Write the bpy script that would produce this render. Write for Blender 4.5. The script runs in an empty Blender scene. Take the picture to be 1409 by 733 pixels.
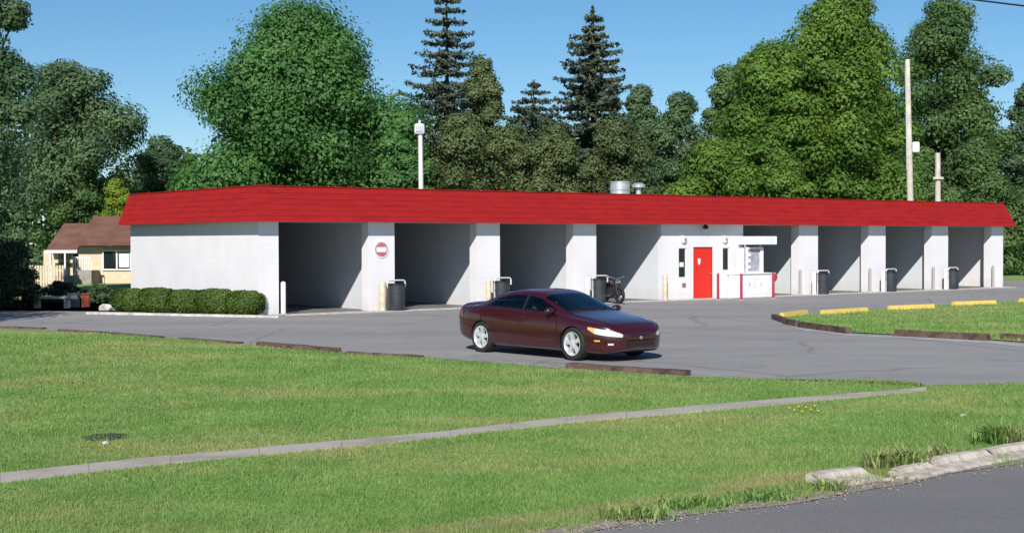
import bpy, bmesh, math, random
import numpy as np
from mathutils import Vector, Matrix
R = math.radians
random.seed(7)
rng = np.random.default_rng(11)
scene = bpy.context.scene
col = scene.collection

# ------------------------------------------------------------------ camera, sky, sun, exposure
FPX, CX, CY = 1945.0, 704.5, 366.5
CAMH = 2.32
PITCH = math.atan(35.0 / FPX)
ROLL = R(0.166)
cam_d = bpy.data.cameras.new('camera'); cam = bpy.data.objects.new('camera', cam_d); col.objects.link(cam)
fwd = Vector((0, math.cos(PITCH), -math.sin(PITCH)))
rt0 = Vector((1, 0, 0)); up0 = rt0.cross(fwd)
rt = rt0 * math.cos(ROLL) - up0 * math.sin(ROLL)
up = up0 * math.cos(ROLL) + rt0 * math.sin(ROLL)
M3 = Matrix((rt, up, -fwd)).transposed()
cam.matrix_world = Matrix.Translation((0, 0, CAMH)) @ M3.to_4x4()
cam_d.sensor_width = 36.0; cam_d.lens = FPX / 1409.0 * 36.0
cam_d.clip_start = 0.1; cam_d.clip_end = 3000
scene.camera = cam
SUN_EL = R(34.5); sun_to = Vector((-0.16, -0.987, 0)).normalized()
w = bpy.data.worlds.new('World'); scene.world = w; w.use_nodes = True
nt = w.node_tree; nt.nodes.clear()
sky = nt.nodes.new('ShaderNodeTexSky'); sky.sky_type = 'NISHITA'; sky.sun_disc = False
sky.sun_elevation = SUN_EL; sky.sun_rotation = math.atan2(sun_to.x, sun_to.y) % (2 * math.pi)
sky.altitude = 1500; sky.air_density = 1.0; sky.dust_density = 0.2; sky.ozone_density = 4.0
bg = nt.nodes.new('ShaderNodeBackground'); bg.inputs['Strength'].default_value = 0.084
wo = nt.nodes.new('ShaderNodeOutputWorld')
hs_ = nt.nodes.new('ShaderNodeHueSaturation'); hs_.inputs['Saturation'].default_value = 1.17; hs_.inputs['Hue'].default_value = 0.493
nt.links.new(sky.outputs[0], hs_.inputs['Color']); nt.links.new(hs_.outputs[0], bg.inputs[0]); nt.links.new(bg.outputs[0], wo.inputs[0])
sd = bpy.data.lights.new('sun', 'SUN'); sd.energy = 5.0; sd.angle = R(0.6); sd.color = (1.0, 0.955, 0.89)
sun = bpy.data.objects.new('sun', sd); col.objects.link(sun)
sv = Vector((sun_to.x * math.cos(SUN_EL), sun_to.y * math.cos(SUN_EL), math.sin(SUN_EL)))
sun.rotation_euler = sv.to_track_quat('Z', 'Y').to_euler(); sun.location = (0, -20, 40)
scene.view_settings.view_transform = 'Standard'; scene.view_settings.look = 'None'
scene.view_settings.exposure = 0.22; scene.view_settings.gamma = 1.0
scene.view_settings.use_curve_mapping = False

# ------------------------------------------------------------------ survey helpers (photo measurements -> world metres)
def ray(px, py):
    return (fwd * FPX + rt * (px - CX) - up * (py - CY)).normalized()
def G(px, py, z=0.0):
    d = ray(px, py); t = (z - CAMH) / d.z
    return Vector((d.x * t, d.y * t, z))
def P(px, py, depth):
    d = ray(px, py); t = depth / d.y
    return Vector((d.x * t, depth, CAMH + d.z * t))

# ------------------------------------------------------------------ object helpers
def tag(o, label=None, cat=None, group=None, kind=None):
    if label: o['label'] = label
    if cat: o['category'] = cat
    if group: o['group'] = group
    if kind: o['kind'] = kind
    return o
def empty(name, loc=(0, 0, 0), rz=0.0, label=None, cat=None, group=None):
    o = bpy.data.objects.new(name, None); col.objects.link(o)
    o.location = loc; o.rotation_euler = (0, 0, rz); o.empty_display_size = 0.2
    return tag(o, label, cat, group)
def copy_tree(o, parent=None):
    c = o.copy(); col.objects.link(c); c.parent = parent
    for ch in list(o.children): copy_tree(ch, c)
    return c
class MB:
    def __init__(s): s.bm = bmesh.new()
    def box(s, x0, x1, y0, y1, z0, z1):
        v = [s.bm.verts.new(p) for p in ((x0,y0,z0),(x1,y0,z0),(x1,y1,z0),(x0,y1,z0),(x0,y0,z1),(x1,y0,z1),(x1,y1,z1),(x0,y1,z1))]
        for f in ((0,3,2,1),(4,5,6,7),(0,1,5,4),(1,2,6,5),(2,3,7,6),(3,0,4,7)): s.bm.faces.new([v[i] for i in f])
        return s
    def poly(s, pts):
        s.bm.faces.new([s.bm.verts.new(p) for p in pts]); return s
    def prism(s, pts, z0, z1):
        a = [s.bm.verts.new((p[0], p[1], z0)) for p in pts]; b = [s.bm.verts.new((p[0], p[1], z1)) for p in pts]
        n = len(pts); s.bm.faces.new(b); s.bm.faces.new(a[::-1])
        for i in range(n): s.bm.faces.new((a[i], a[(i+1) % n], b[(i+1) % n], b[i]))
        return s
    def tube(s, pts, r, seg=10, cap=True):
        pts = [Vector(p) for p in pts]
        rr = r if isinstance(r, (list, tuple)) else [r] * len(pts)
        rings = []
        for i, p in enumerate(pts):
            d = (pts[min(i+1, len(pts)-1)] - pts[max(i-1, 0)]).normalized()
            a = d.cross(Vector((0, 0, 1)));
            if a.length < 0.05: a = d.cross(Vector((0, 1, 0)))
            a.normalize(); b = d.cross(a).normalized()
            rings.append([s.bm.verts.new(p + (a * math.cos(2*math.pi*k/seg) + b * math.sin(2*math.pi*k/seg)) * rr[i]) for k in range(seg)])
        for i in range(len(rings)-1):
            for k in range(seg):
                s.bm.faces.new((rings[i][k], rings[i][(k+1) % seg], rings[i+1][(k+1) % seg], rings[i+1][k]))
        if cap:
            s.bm.faces.new(rings[0][::-1]); s.bm.faces.new(rings[-1])
        return s
    def lathe(s, prof, seg=24, center=(0, 0, 0), axis='Z'):
        c = Vector(center); rings = []
        for (r, h) in prof:
            ring = []
            for k in range(seg):
                a = 2*math.pi*k/seg
                if axis == 'Z': p = Vector((r*math.cos(a), r*math.sin(a), h))
                elif axis == 'Y': p = Vector((r*math.cos(a), h, r*math.sin(a)))
                else: p = Vector((h, r*math.cos(a), r*math.sin(a)))
                ring.append(s.bm.verts.new(c + p))
            rings.append(ring)
        for i in range(len(rings)-1):
            for k in range(seg):
                s.bm.faces.new((rings[i][k], rings[i][(k+1) % seg], rings[i+1][(k+1) % seg], rings[i+1][k]))
        return s
    def cap_last(s, n): pass
    def build(s, name, m, parent=None, smooth=False, bevel=0.0, loc=None, rz=None):
        bmesh.ops.recalc_face_normals(s.bm, faces=s.bm.faces)
        if bevel:
            bmesh.ops.bevel(s.bm, geom=list(s.bm.edges), offset=bevel, segments=2, affect='EDGES', clamp_overlap=True)
        me = bpy.data.meshes.new(name); s.bm.to_mesh(me); s.bm.free()
        if smooth:
            for p in me.polygons: p.use_smooth = True
            me.set_sharp_from_angle(angle=R(40))
        for mm in (m if isinstance(m, (list, tuple)) else [m]): me.materials.append(mm)
        o = bpy.data.objects.new(name, me); col.objects.link(o); o.parent = parent
        if loc is not None: o.location = loc
        if rz is not None: o.rotation_euler = (0, 0, rz)
        return o
def np_mesh(name, verts, nper, m, parent=None):
    """verts: (N*nper,3) – N separate polygons with nper corners each"""
    n = len(verts); nf = n // nper
    me = bpy.data.meshes.new(name)
    me.vertices.add(n); me.vertices.foreach_set('co', verts.astype(np.float32).ravel())
    me.loops.add(n); me.loops.foreach_set('vertex_index', np.arange(n, dtype=np.int32))
    me.polygons.add(nf); me.polygons.foreach_set('loop_start', np.arange(0, n, nper, dtype=np.int32))
    me.update(calc_edges=True); me.materials.append(m)
    o = bpy.data.objects.new(name, me); col.objects.link(o); o.parent = parent
    return o
def flat(name, pts, z, m, kind='structure', parent=None):
    b = MB(); b.poly([(p[0], p[1], z) for p in pts])
    bmesh.ops.triangulate(b.bm, faces=b.bm.faces)
    o = b.build(name, m, parent)
    # all sheets face upward
    me = o.data
    if me.polygons[0].normal.z < 0: me.flip_normals()
    if kind: tag(o, kind=kind)
    return o

# ------------------------------------------------------------------ materials
def mat(name, base=(0.5, 0.5, 0.5), rough=0.7, metal=0.0, spec=0.5, var=0.0, vscale=3.0, coords='Object', bump=0.0, bscale=20.0, coat=0.0, col2=None, detail=4.0, stretch=None, ramp=(0.35, 0.65)):
    m = bpy.data.materials.new(name); m.use_nodes = True
    n = m.node_tree; b = n.nodes['Principled BSDF']
    b.inputs['Base Color'].default_value = (*base, 1); b.inputs['Roughness'].default_value = rough
    b.inputs['Metallic'].default_value = metal; b.inputs['Specular IOR Level'].default_value = spec
    if coat: b.inputs['Coat Weight'].default_value = coat; b.inputs['Coat Roughness'].default_value = 0.03
    if var or col2 or bump:
        tc = n.nodes.new('ShaderNodeTexCoord'); src = tc.outputs['Object']
        if coords == 'World':
            ge = n.nodes.new('ShaderNodeNewGeometry'); src = ge.outputs['Position']
        if stretch:
            mp = n.nodes.new('ShaderNodeMapping'); mp.inputs['Scale'].default_value = stretch
            n.links.new(src, mp.inputs[0]); src = mp.outputs[0]
    if var or col2:
        nz = n.nodes.new('ShaderNodeTexNoise'); nz.inputs['Scale'].default_value = vscale; nz.inputs['Detail'].default_value = detail
        n.links.new(src, nz.inputs['Vector'])
        cr = n.nodes.new('ShaderNodeValToRGB'); cr.color_ramp.elements[0].position = ramp[0]; cr.color_ramp.elements[1].position = ramp[1]
        c2 = col2 if col2 else tuple(min(1, c * (1 + var)) for c in base)
        c1 = base if col2 else tuple(c * (1 - var) for c in base)
        cr.color_ramp.elements[0].color = (*c1, 1); cr.color_ramp.elements[1].color = (*c2, 1)
        n.links.new(nz.outputs['Fac'], cr.inputs[0]); n.links.new(cr.outputs[0], b.inputs['Base Color'])
    if bump:
        nb = n.nodes.new('ShaderNodeTexNoise'); nb.inputs['Scale'].default_value = bscale; nb.inputs['Detail'].default_value = 5
        n.links.new(src, nb.inputs['Vector'])
        bp = n.nodes.new('ShaderNodeBump'); bp.inputs['Strength'].default_value = bump; bp.inputs['Distance'].default_value = 0.02
        n.links.new(nb.outputs['Fac'], bp.inputs['Height']); n.links.new(bp.outputs[0], b.inputs['Normal'])
    return m

def leaf_mat(name, c1, c2, trans=0.25, scale=0.35, c3=None):
    m = bpy.data.materials.new(name); m.use_nodes = True
    n = m.node_tree; b = n.nodes['Principled BSDF']; out = n.nodes['Material Output']
    ge = n.nodes.new('ShaderNodeNewGeometry')
    nz = n.nodes.new('ShaderNodeTexNoise'); nz.inputs['Scale'].default_value = scale; nz.inputs['Detail'].default_value = 3
    n.links.new(ge.outputs['Position'], nz.inputs['Vector'])
    ad = n.nodes.new('ShaderNodeMath'); ad.operation = 'MULTIPLY_ADD'
    n.links.new(ge.outputs['Random Per Island'], ad.inputs[0]); ad.inputs[1].default_value = 0.28
    n.links.new(nz.outputs['Fac'], ad.inputs[2])
    cr = n.nodes.new('ShaderNodeValToRGB'); cr.color_ramp.elements[0].position = 0.40; cr.color_ramp.elements[1].position = 0.88
    cr.color_ramp.elements[0].color = (*c1, 1); cr.color_ramp.elements[1].color = (*c2, 1)
    if c3:
        e = cr.color_ramp.elements.new(0.72); e.color = (*c3, 1)
    n.links.new(ad.outputs[0], cr.inputs[0]); n.links.new(cr.outputs[0], b.inputs['Base Color'])
    b.inputs['Roughness'].default_value = 0.55; b.inputs['Specular IOR Level'].default_value = 0.3
    tr = n.nodes.new('ShaderNodeBsdfTranslucent'); n.links.new(cr.outputs[0], tr.inputs['Color'])
    mx = n.nodes.new('ShaderNodeMixShader'); mx.inputs[0].default_value = trans
    n.links.new(b.outputs[0], mx.inputs[1]); n.links.new(tr.outputs[0], mx.inputs[2]); n.links.new(mx.outputs[0], out.inputs['Surface'])
    return m

def grass_colour(n, out_socket_target):
    ge = n.nodes.new('ShaderNodeNewGeometry')
    def noise(scale, detail, sx=1.0, sy=1.0):
        mp = n.nodes.new('ShaderNodeMapping'); mp.inputs['Scale'].default_value = (sx, sy, 0.0)
        n.links.new(ge.outputs['Position'], mp.inputs[0])
        z = n.nodes.new('ShaderNodeTexNoise'); z.inputs['Scale'].default_value = scale; z.inputs['Detail'].default_value = detail
        z.inputs['Roughness'].default_value = 0.65
        n.links.new(mp.outputs[0], z.inputs['Vector']); return z.outputs['Fac']
    a = noise(0.9, 4, 1.0, 0.8); b_ = noise(0.33, 3, 0.55, 1.3); f = noise(9, 3)
    cr = n.nodes.new('ShaderNodeValToRGB'); cr.color_ramp.elements[0].position = 0.3; cr.color_ramp.elements[1].position = 0.72
    cr.color_ramp.elements[0].color = (0.145, 0.275, 0.070, 1); cr.color_ramp.elements[1].color = (0.250, 0.375, 0.120, 1)
    n.links.new(a, cr.inputs[0])
    c2 = n.nodes.new('ShaderNodeValToRGB'); c2.color_ramp.elements[0].position = 0.46; c2.color_ramp.elements[1].position = 0.68
    c2.color_ramp.elements[0].color = (0, 0, 0, 1); c2.color_ramp.elements[1].color = (0.58, 0.58, 0.58, 1)
    n.links.new(b_, c2.inputs[0])
    mx = n.nodes.new('ShaderNodeMix'); mx.data_type = 'RGBA'
    n.links.new(c2.outputs[0], mx.inputs['Factor']); n.links.new(cr.outputs[0], mx.inputs['A']); mx.inputs['B'].default_value = (0.42, 0.38, 0.19, 1)
    # dry trampled strip that runs along the road, about a metre in from its edge
    q0, q1 = G(850, 722), G(1409, 636); tt = (q1 - q0).normalized(); nn_ = Vector((-tt.y, tt.x, 0))
    dt = n.nodes.new('ShaderNodeVectorMath'); dt.operation = 'DOT_PRODUCT'; n.links.new(ge.outputs['Position'], dt.inputs[0]); dt.inputs[1].default_value = nn_
    sb_ = n.nodes.new('ShaderNodeMath'); sb_.operation = 'SUBTRACT'; n.links.new(dt.outputs['Value'], sb_.inputs[0]); sb_.inputs[1].default_value = q0.dot(nn_) - 0.35
    nb2 = n.nodes.new('ShaderNodeMath'); nb2.operation = 'MULTIPLY_ADD'; n.links.new(b_, nb2.inputs[0]); nb2.inputs[1].default_value = -1.2; n.links.new(sb_.outputs[0], nb2.inputs[2])
    bd = n.nodes.new('ShaderNodeValToRGB'); el = bd.color_ramp.elements; el[0].position = 0.12; el[0].color = (0, 0, 0, 1); el[1].position = 0.30; el[1].color = (0.6, 0.6, 0.6, 1)
    e2 = el.new(0.52); e2.color = (0.45, 0.45, 0.45, 1); e3 = el.new(0.72); e3.color = (0, 0, 0, 1); n.links.new(nb2.outputs[0], bd.inputs[0])
    mb_ = n.nodes.new('ShaderNodeMix'); mb_.data_type = 'RGBA'; n.links.new(bd.outputs[0], mb_.inputs['Factor']); n.links.new(mx.outputs['Result'], mb_.inputs['A']); mb_.inputs['B'].default_value = (0.40, 0.33, 0.19, 1)
    mx = mb_
    m2 = n.nodes.new('ShaderNodeMix'); m2.data_type = 'RGBA'; m2.blend_type = 'MULTIPLY'; m2.inputs['Factor'].default_value = 0.55
    c3 = n.nodes.new('ShaderNodeValToRGB'); c3.color_ramp.elements[0].position = 0.3; c3.color_ramp.elements[1].position = 0.7
    c3.color_ramp.elements[0].color = (0.78, 0.78, 0.75, 1); c3.color_ramp.elements[1].color = (1.14, 1.14, 1.08, 1)
    n.links.new(f, c3.inputs[0]); n.links.new(mx.outputs['Result'], m2.inputs['A']); n.links.new(c3.outputs[0], m2.inputs['B'])
    return m2.outputs['Result']
def grass_mats():
    g = bpy.data.materials.new('lawn'); g.use_nodes = True; n = g.node_tree; b = n.nodes['Principled BSDF']
    c = grass_colour(n, None); n.links.new(c, b.inputs['Base Color']); b.inputs['Roughness'].default_value = 0.9
    b.inputs['Specular IOR Level'].default_value = 0.15
    nb = n.nodes.new('ShaderNodeTexNoise'); nb.inputs['Scale'].default_value = 30; nb.inputs['Detail'].default_value = 4
    tc = n.nodes.new('ShaderNodeTexCoord'); n.links.new(tc.outputs['Object'], nb.inputs['Vector'])
    bp = n.nodes.new('ShaderNodeBump'); bp.inputs['Strength'].default_value = 0.7; bp.inputs['Distance'].default_value = 0.03
    n.links.new(nb.outputs['Fac'], bp.inputs['Height']); n.links.new(bp.outputs[0], b.inputs['Normal'])
    h = bpy.data.materials.new('grass_blades'); h.use_nodes = True; n = h.node_tree; b = n.nodes['Principled BSDF']; out = n.nodes['Material Output']
    c = grass_colour(n, None)
    ge = n.nodes.new('ShaderNodeNewGeometry')
    cr = n.nodes.new('ShaderNodeValToRGB')
    cr.color_ramp.elements[0].position = 0.0; cr.color_ramp.elements[0].color = (0.75, 0.85, 0.7, 1)
    cr.color_ramp.elements[1].position = 0.93; cr.color_ramp.elements[1].color = (1.25, 1.18, 1.15, 1)
    e = cr.color_ramp.elements.new(0.96); e.color = (1.7, 1.35, 1.5, 1)
    n.links.new(ge.outputs['Random Per Island'], cr.inputs[0])
    mm = n.nodes.new('ShaderNodeMix'); mm.data_type = 'RGBA'; mm.blend_type = 'MULTIPLY'; mm.inputs['Factor'].default_value = 1.0
    n.links.new(c, mm.inputs['A']); n.links.new(cr.outputs[0], mm.inputs['B']); c = mm.outputs['Result']
    n.links.new(c, b.inputs['Base Color']); b.inputs['Roughness'].default_value = 0.6; b.inputs['Specular IOR Level'].default_value = 0.25
    tr = n.nodes.new('ShaderNodeBsdfTranslucent'); n.links.new(c, tr.inputs['Color'])
    ms = n.nodes.new('ShaderNodeMixShader'); ms.inputs[0].default_value = 0.35
    n.links.new(b.outputs[0], ms.inputs[1]); n.links.new(tr.outputs[0], ms.inputs[2]); n.links.new(ms.outputs[0], out.inputs['Surface'])
    return g, h
M_lawn, M_blade = grass_mats()

def asphalt(name, c1, c2, cracks=True):
    m = bpy.data.materials.new(name); m.use_nodes = True; n = m.node_tree; b = n.nodes['Principled BSDF']
    tc = n.nodes.new('ShaderNodeTexCoord')
    z1 = n.nodes.new('ShaderNodeTexNoise'); z1.inputs['Scale'].default_value = 0.22; z1.inputs['Detail'].default_value = 5; z1.inputs['Roughness'].default_value = 0.6
    mp = n.nodes.new('ShaderNodeMapping'); mp.inputs['Scale'].default_value = (0.6, 1.6, 1); mp.inputs['Rotation'].default_value = (0, 0, -0.45)
    n.links.new(tc.outputs['Object'], mp.inputs[0]); n.links.new(mp.outputs[0], z1.inputs['Vector'])
    cr = n.nodes.new('ShaderNodeValToRGB'); cr.color_ramp.elements[0].position = 0.33; cr.color_ramp.elements[1].position = 0.68
    cr.color_ramp.elements[0].color = (*c1, 1); cr.color_ramp.elements[1].color = (*c2, 1); n.links.new(z1.outputs['Fac'], cr.inputs[0])
    z2 = n.nodes.new('ShaderNodeTexNoise'); z2.inputs['Scale'].default_value = 55; z2.inputs['Detail'].default_value = 3
    n.links.new(tc.outputs['Object'], z2.inputs['Vector'])
    c2r = n.nodes.new('ShaderNodeValToRGB'); c2r.color_ramp.elements[0].position = 0.3; c2r.color_ramp.elements[1].position = 0.7
    c2r.color_ramp.elements[0].color = (0.72, 0.72, 0.72, 1); c2r.color_ramp.elements[1].color = (1.22, 1.22, 1.22, 1); n.links.new(z2.outputs['Fac'], c2r.inputs[0])
    mx = n.nodes.new('ShaderNodeMix'); mx.data_type = 'RGBA'; mx.blend_type = 'MULTIPLY'; mx.inputs['Factor'].default_value = 0.8
    n.links.new(cr.outputs[0], mx.inputs['A']); n.links.new(c2r.outputs[0], mx.inputs['B'])
    last = mx.outputs['Result']
    if cracks:
        zw = n.nodes.new('ShaderNodeTexNoise'); zw.inputs['Scale'].default_value = 0.8; zw.inputs['Detail'].default_value = 4
        n.links.new(tc.outputs['Object'], zw.inputs['Vector'])
        vm = n.nodes.new('ShaderNodeMixRGB'); vm.inputs[0].default_value = 0.35
        n.links.new(tc.outputs['Object'], vm.inputs[1]); n.links.new(zw.outputs['Color'], vm.inputs[2])
        vo = n.nodes.new('ShaderNodeTexVoronoi'); vo.feature = 'DISTANCE_TO_EDGE'; vo.inputs['Scale'].default_value = 0.28
        n.links.new(vm.outputs[0], vo.inputs['Vector'])
        cc = n.nodes.new('ShaderNodeValToRGB'); cc.color_ramp.elements[0].position = 0.004; cc.color_ramp.elements[1].position = 0.012
        cc.color_ramp.elements[0].color = (0.78, 0.78, 0.78, 1); cc.color_ramp.elements[1].color = (1, 1, 1, 1); n.links.new(vo.outputs['Distance'], cc.inputs[0])
        m3 = n.nodes.new('ShaderNodeMix'); m3.data_type = 'RGBA'; m3.blend_type = 'MULTIPLY'; m3.inputs['Factor'].default_value = 1
        n.links.new(last, m3.inputs['A']); n.links.new(cc.outputs[0], m3.inputs['B']); last = m3.outputs['Result']
    zs = n.nodes.new('ShaderNodeTexNoise'); zs.inputs['Scale'].default_value = 0.55; zs.inputs['Detail'].default_value = 6; zs.inputs['Roughness'].default_value = 0.7
    n.links.new(tc.outputs['Object'], zs.inputs['Vector'])
    sr = n.nodes.new('ShaderNodeValToRGB'); sr.color_ramp.elements[0].position = 0.60; sr.color_ramp.elements[1].position = 0.72
    sr.color_ramp.elements[0].color = (1, 1, 1, 1); sr.color_ramp.elements[1].color = (0.72, 0.72, 0.73, 1); n.links.new(zs.outputs['Fac'], sr.inputs[0])
    m4 = n.nodes.new('ShaderNodeMix'); m4.data_type = 'RGBA'; m4.blend_type = 'MULTIPLY'; m4.inputs['Factor'].default_value = 1
    n.links.new(last, m4.inputs['A']); n.links.new(sr.outputs[0], m4.inputs['B']); last = m4.outputs['Result']
    n.links.new(last, b.inputs['Base Color']); b.inputs['Roughness'].default_value = 0.85; b.inputs['Specular IOR Level'].default_value = 0.3
    bp = n.nodes.new('ShaderNodeBump'); bp.inputs['Strength'].default_value = 0.35; bp.inputs['Distance'].default_value = 0.01
    n.links.new(z2.outputs['Fac'], bp.inputs['Height']); n.links.new(bp.outputs[0], b.inputs['Normal'])
    return m
M_lot = asphalt('lot_asphalt', (0.240, 0.234, 0.234), (0.310, 0.300, 0.292))
M_road = asphalt('road_asphalt', (0.165, 0.159, 0.160), (0.215, 0.205, 0.200), False)

def block_wall(name, base):
    m = bpy.data.materials.new(name); m.use_nodes = True; n = m.node_tree; b = n.nodes['Principled BSDF']
    tc = n.nodes.new('ShaderNodeTexCoord'); sp = n.nodes.new('ShaderNodeSeparateXYZ'); n.links.new(tc.outputs['Object'], sp.inputs[0])
    ad = n.nodes.new('ShaderNodeMath'); n.links.new(sp.outputs[0], ad.inputs[0]); n.links.new(sp.outputs[1], ad.inputs[1])
    cb = n.nodes.new('ShaderNodeCombineXYZ'); n.links.new(ad.outputs[0], cb.inputs[0]); n.links.new(sp.outputs[2], cb.inputs[1])
    br = n.nodes.new('ShaderNodeTexBrick'); br.inputs['Scale'].default_value = 1.0
    br.inputs['Brick Width'].default_value = 0.4; br.inputs['Row Height'].default_value = 0.2; br.inputs['Mortar Size'].default_value = 0.006
    n.links.new(cb.outputs[0], br.inputs['Vector'])
    nz = n.nodes.new('ShaderNodeTexNoise'); nz.inputs['Scale'].default_value = 0.9; nz.inputs['Detail'].default_value = 5
    n.links.new(tc.outputs['Object'], nz.inputs['Vector'])
    cr = n.nodes.new('ShaderNodeValToRGB'); cr.color_ramp.elements[0].position = 0.3; cr.color_ramp.elements[1].position = 0.65
    cr.color_ramp.elements[0].color = (*[c * 0.93 for c in base], 1); cr.color_ramp.elements[1].color = (*base, 1)
    n.links.new(nz.outputs['Fac'], cr.inputs[0])
    # splash dirt near the foot of the wall: wear with its own shape, fixed to the wall height
    mr = n.nodes.new('ShaderNodeMapRange'); mr.inputs['From Min'].default_value = 0.0; mr.inputs['From Max'].default_value = 0.55
    mr.inputs['To Min'].default_value = 0.55; mr.inputs['To Max'].default_value = 0.0
    n.links.new(sp.outputs[2], mr.inputs['Value'])
    n2 = n.nodes.new('ShaderNodeTexNoise'); n2.inputs['Scale'].default_value = 3.0; n2.inputs['Detail'].default_value = 5
    n.links.new(tc.outputs['Object'], n2.inputs['Vector'])
    ml = n.nodes.new('ShaderNodeMath'); ml.operation = 'MULTIPLY'; n.links.new(mr.outputs[0], ml.inputs[0]); n.links.new(n2.outputs['Fac'], ml.inputs[1])
    mx = n.nodes.new('ShaderNodeMix'); mx.data_type = 'RGBA'; n.links.new(ml.outputs[0], mx.inputs['Factor'])
    n.links.new(cr.outputs[0], mx.inputs['A']); mx.inputs['B'].default_value = (0.42, 0.37, 0.30, 1)
    n.links.new(mx.outputs['Result'], b.inputs['Base Color']); b.inputs['Roughness'].default_value = 0.75
    bp = n.nodes.new('ShaderNodeBump'); bp.inputs['Strength'].default_value = 0.5; bp.inputs['Distance'].default_value = 0.006; bp.invert = True
    n.links.new(br.outputs['Fac'], bp.inputs['Height']); n.links.new(bp.outputs[0], b.inputs['Normal'])
    return m
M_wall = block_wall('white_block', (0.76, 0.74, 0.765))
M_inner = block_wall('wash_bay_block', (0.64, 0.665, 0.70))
M_conc = mat('concrete', (0.36, 0.345, 0.325), 0.9, var=0.18, vscale=2.5, bump=0.3)
M_conc_l = mat('pale_concrete', (0.50, 0.47, 0.44), 0.9, var=0.25, vscale=4, bump=0.4)
M_red = mat('red_roofing', (0.290, 0.013, 0.014), 0.8, spec=0.12, var=0.10, vscale=1.2, stretch=(1, 1, 6), bump=0.1)
M_rdoor = mat('red_door', (0.68, 0.022, 0.012), 0.4)
M_rpost = mat('red_post', (0.36, 0.02, 0.045), 0.5)
M_white = mat('white_paint', (0.78, 0.77, 0.78), 0.45, var=0.06)
M_cream = mat('cream_paint', (0.62, 0.50, 0.36), 0.6, var=0.2, vscale=5)
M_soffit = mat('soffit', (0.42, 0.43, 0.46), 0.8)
M_deck = mat('roof_deck', (0.20, 0.19, 0.18), 0.9, var=0.2)
M_glass = mat('dark_glass', (0.012, 0.02, 0.02), 0.06, spec=0.6)
M_bin = mat('bin_grey', (0.030, 0.038, 0.045), 0.5, var=0.2)
M_blk = mat('black', (0.012, 0.012, 0.013), 0.5)
M_tyre = mat('tyre', (0.016, 0.016, 0.017), 0.8)
M_silver = mat('alloy', (0.80, 0.81, 0.82), 0.3, metal=0.55)
M_chrome = mat('chrome', (0.85, 0.85, 0.86), 0.12, metal=1.0)
M_galv = mat('galvanised', (0.62, 0.63, 0.64), 0.4, metal=0.6, var=0.1)
M_yellow = mat('yellow_paint', (0.72, 0.50, 0.10), 0.7, col2=(0.52, 0.40, 0.18), vscale=5, ramp=(0.5, 0.75))
M_timber = mat('old_timber', (0.050, 0.032, 0.026), 0.9, col2=(0.135, 0.082, 0.062), vscale=6, bump=0.6, coords='Object')
M_bark = mat('bark', (0.06, 0.05, 0.038), 0.95, var=0.35, vscale=5, bump=0.8, bscale=8)
M_pole = mat('pale_pole', (0.52, 0.47, 0.40), 0.8, var=0.2, vscale=2)
M_dirt = mat('gutter_dirt', (0.15, 0.11, 0.075), 1.0, col2=(0.31, 0.27, 0.22), vscale=14, bump=1.0, detail=8)

# ------------------------------------------------------------------ ground, lot, roads
b = MB(); NG = 24
tag(b.poly([(-900, -60, 0), (900, -60, 0), (900, 1800, 0), (-900, 1800, 0)]).build('ground', M_lawn), kind='structure')

A = G(356, 434); B = G(1380, 395)
u = (B - A).normalized(); v = Vector((-u.y, u.x, 0)); LEN = (B - A).length
def su(px):        # photo column on the front wall -> metres along the front
    d = ray(px, 380); t = (A.x * d.y - A.y * d.x) / (-(u.x * d.y - u.y * d.x)); return t
def sv_(px):       # along the left end wall
    d = ray(px, 380); return (A.x * d.y - A.y * d.x) / (-(v.x * d.y - v.y * d.x))
DEP = sv_(180)
def W(x, y, z=0.0): return A + u * x + v * y + Vector((0, 0, z))
print('LEN', LEN, 'DEP', DEP, 'angle', math.degrees(math.atan2(u.y, u.x)), 'A', A)

lot_low = [G(*p) for p in ((-260, 436), (0, 452), (83, 455), (223, 465), (331, 474), (358, 475), (465, 485), (580, 492), (640, 497), (780, 508), (948, 519),
                           (1050, 521.5), (1150, 522.5), (1240, 524.5), (1268, 528), (1276, 531.5), (1310, 530), (1409, 527), (1700, 517))]
lot_up = [Vector((75, 62, 0)), W(LEN + 25, -4), W(LEN + 22, 6), W(LEN, 6), W(LEN, DEP + 8), W(2, DEP + 8), W(2, 2), W(0.3, 0.4), G(356, 431), G(120, 428.5), G(-300, 424)]
flat('parking_lot', lot_low + lot_up, 0.006, M_lot)
isl = [G(*p) for p in ((1067, 438.5), (1078, 443), (1100, 449), (1168, 458), (1235, 461.5), (1360, 468), (1409, 471.5), (1700, 484))] + \
      [Vector((52, 46, 0))] + [G(*p) for p in ((1500, 407), (1409, 414), (1310, 420), (1222, 426), (1130, 432.5), (1075, 436.5))]
flat('island_lawn', isl, 0.03, M_lawn)
road_edge = [G(*p) for p in ((-300, 905), (300, 805), (600, 760), (775, 735), (850, 722), (900, 715), (1000, 703), (1102, 690), (1189, 673), (1261, 660), (1409, 636), (1700, 592))]
flat('road', [p for p in road_edge] + [Vector((60, 20, 0)), Vector((60, -50, 0)), Vector((-60, -50, 0)), Vector((-60, 2, 0))], 0.006, M_road)
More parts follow.
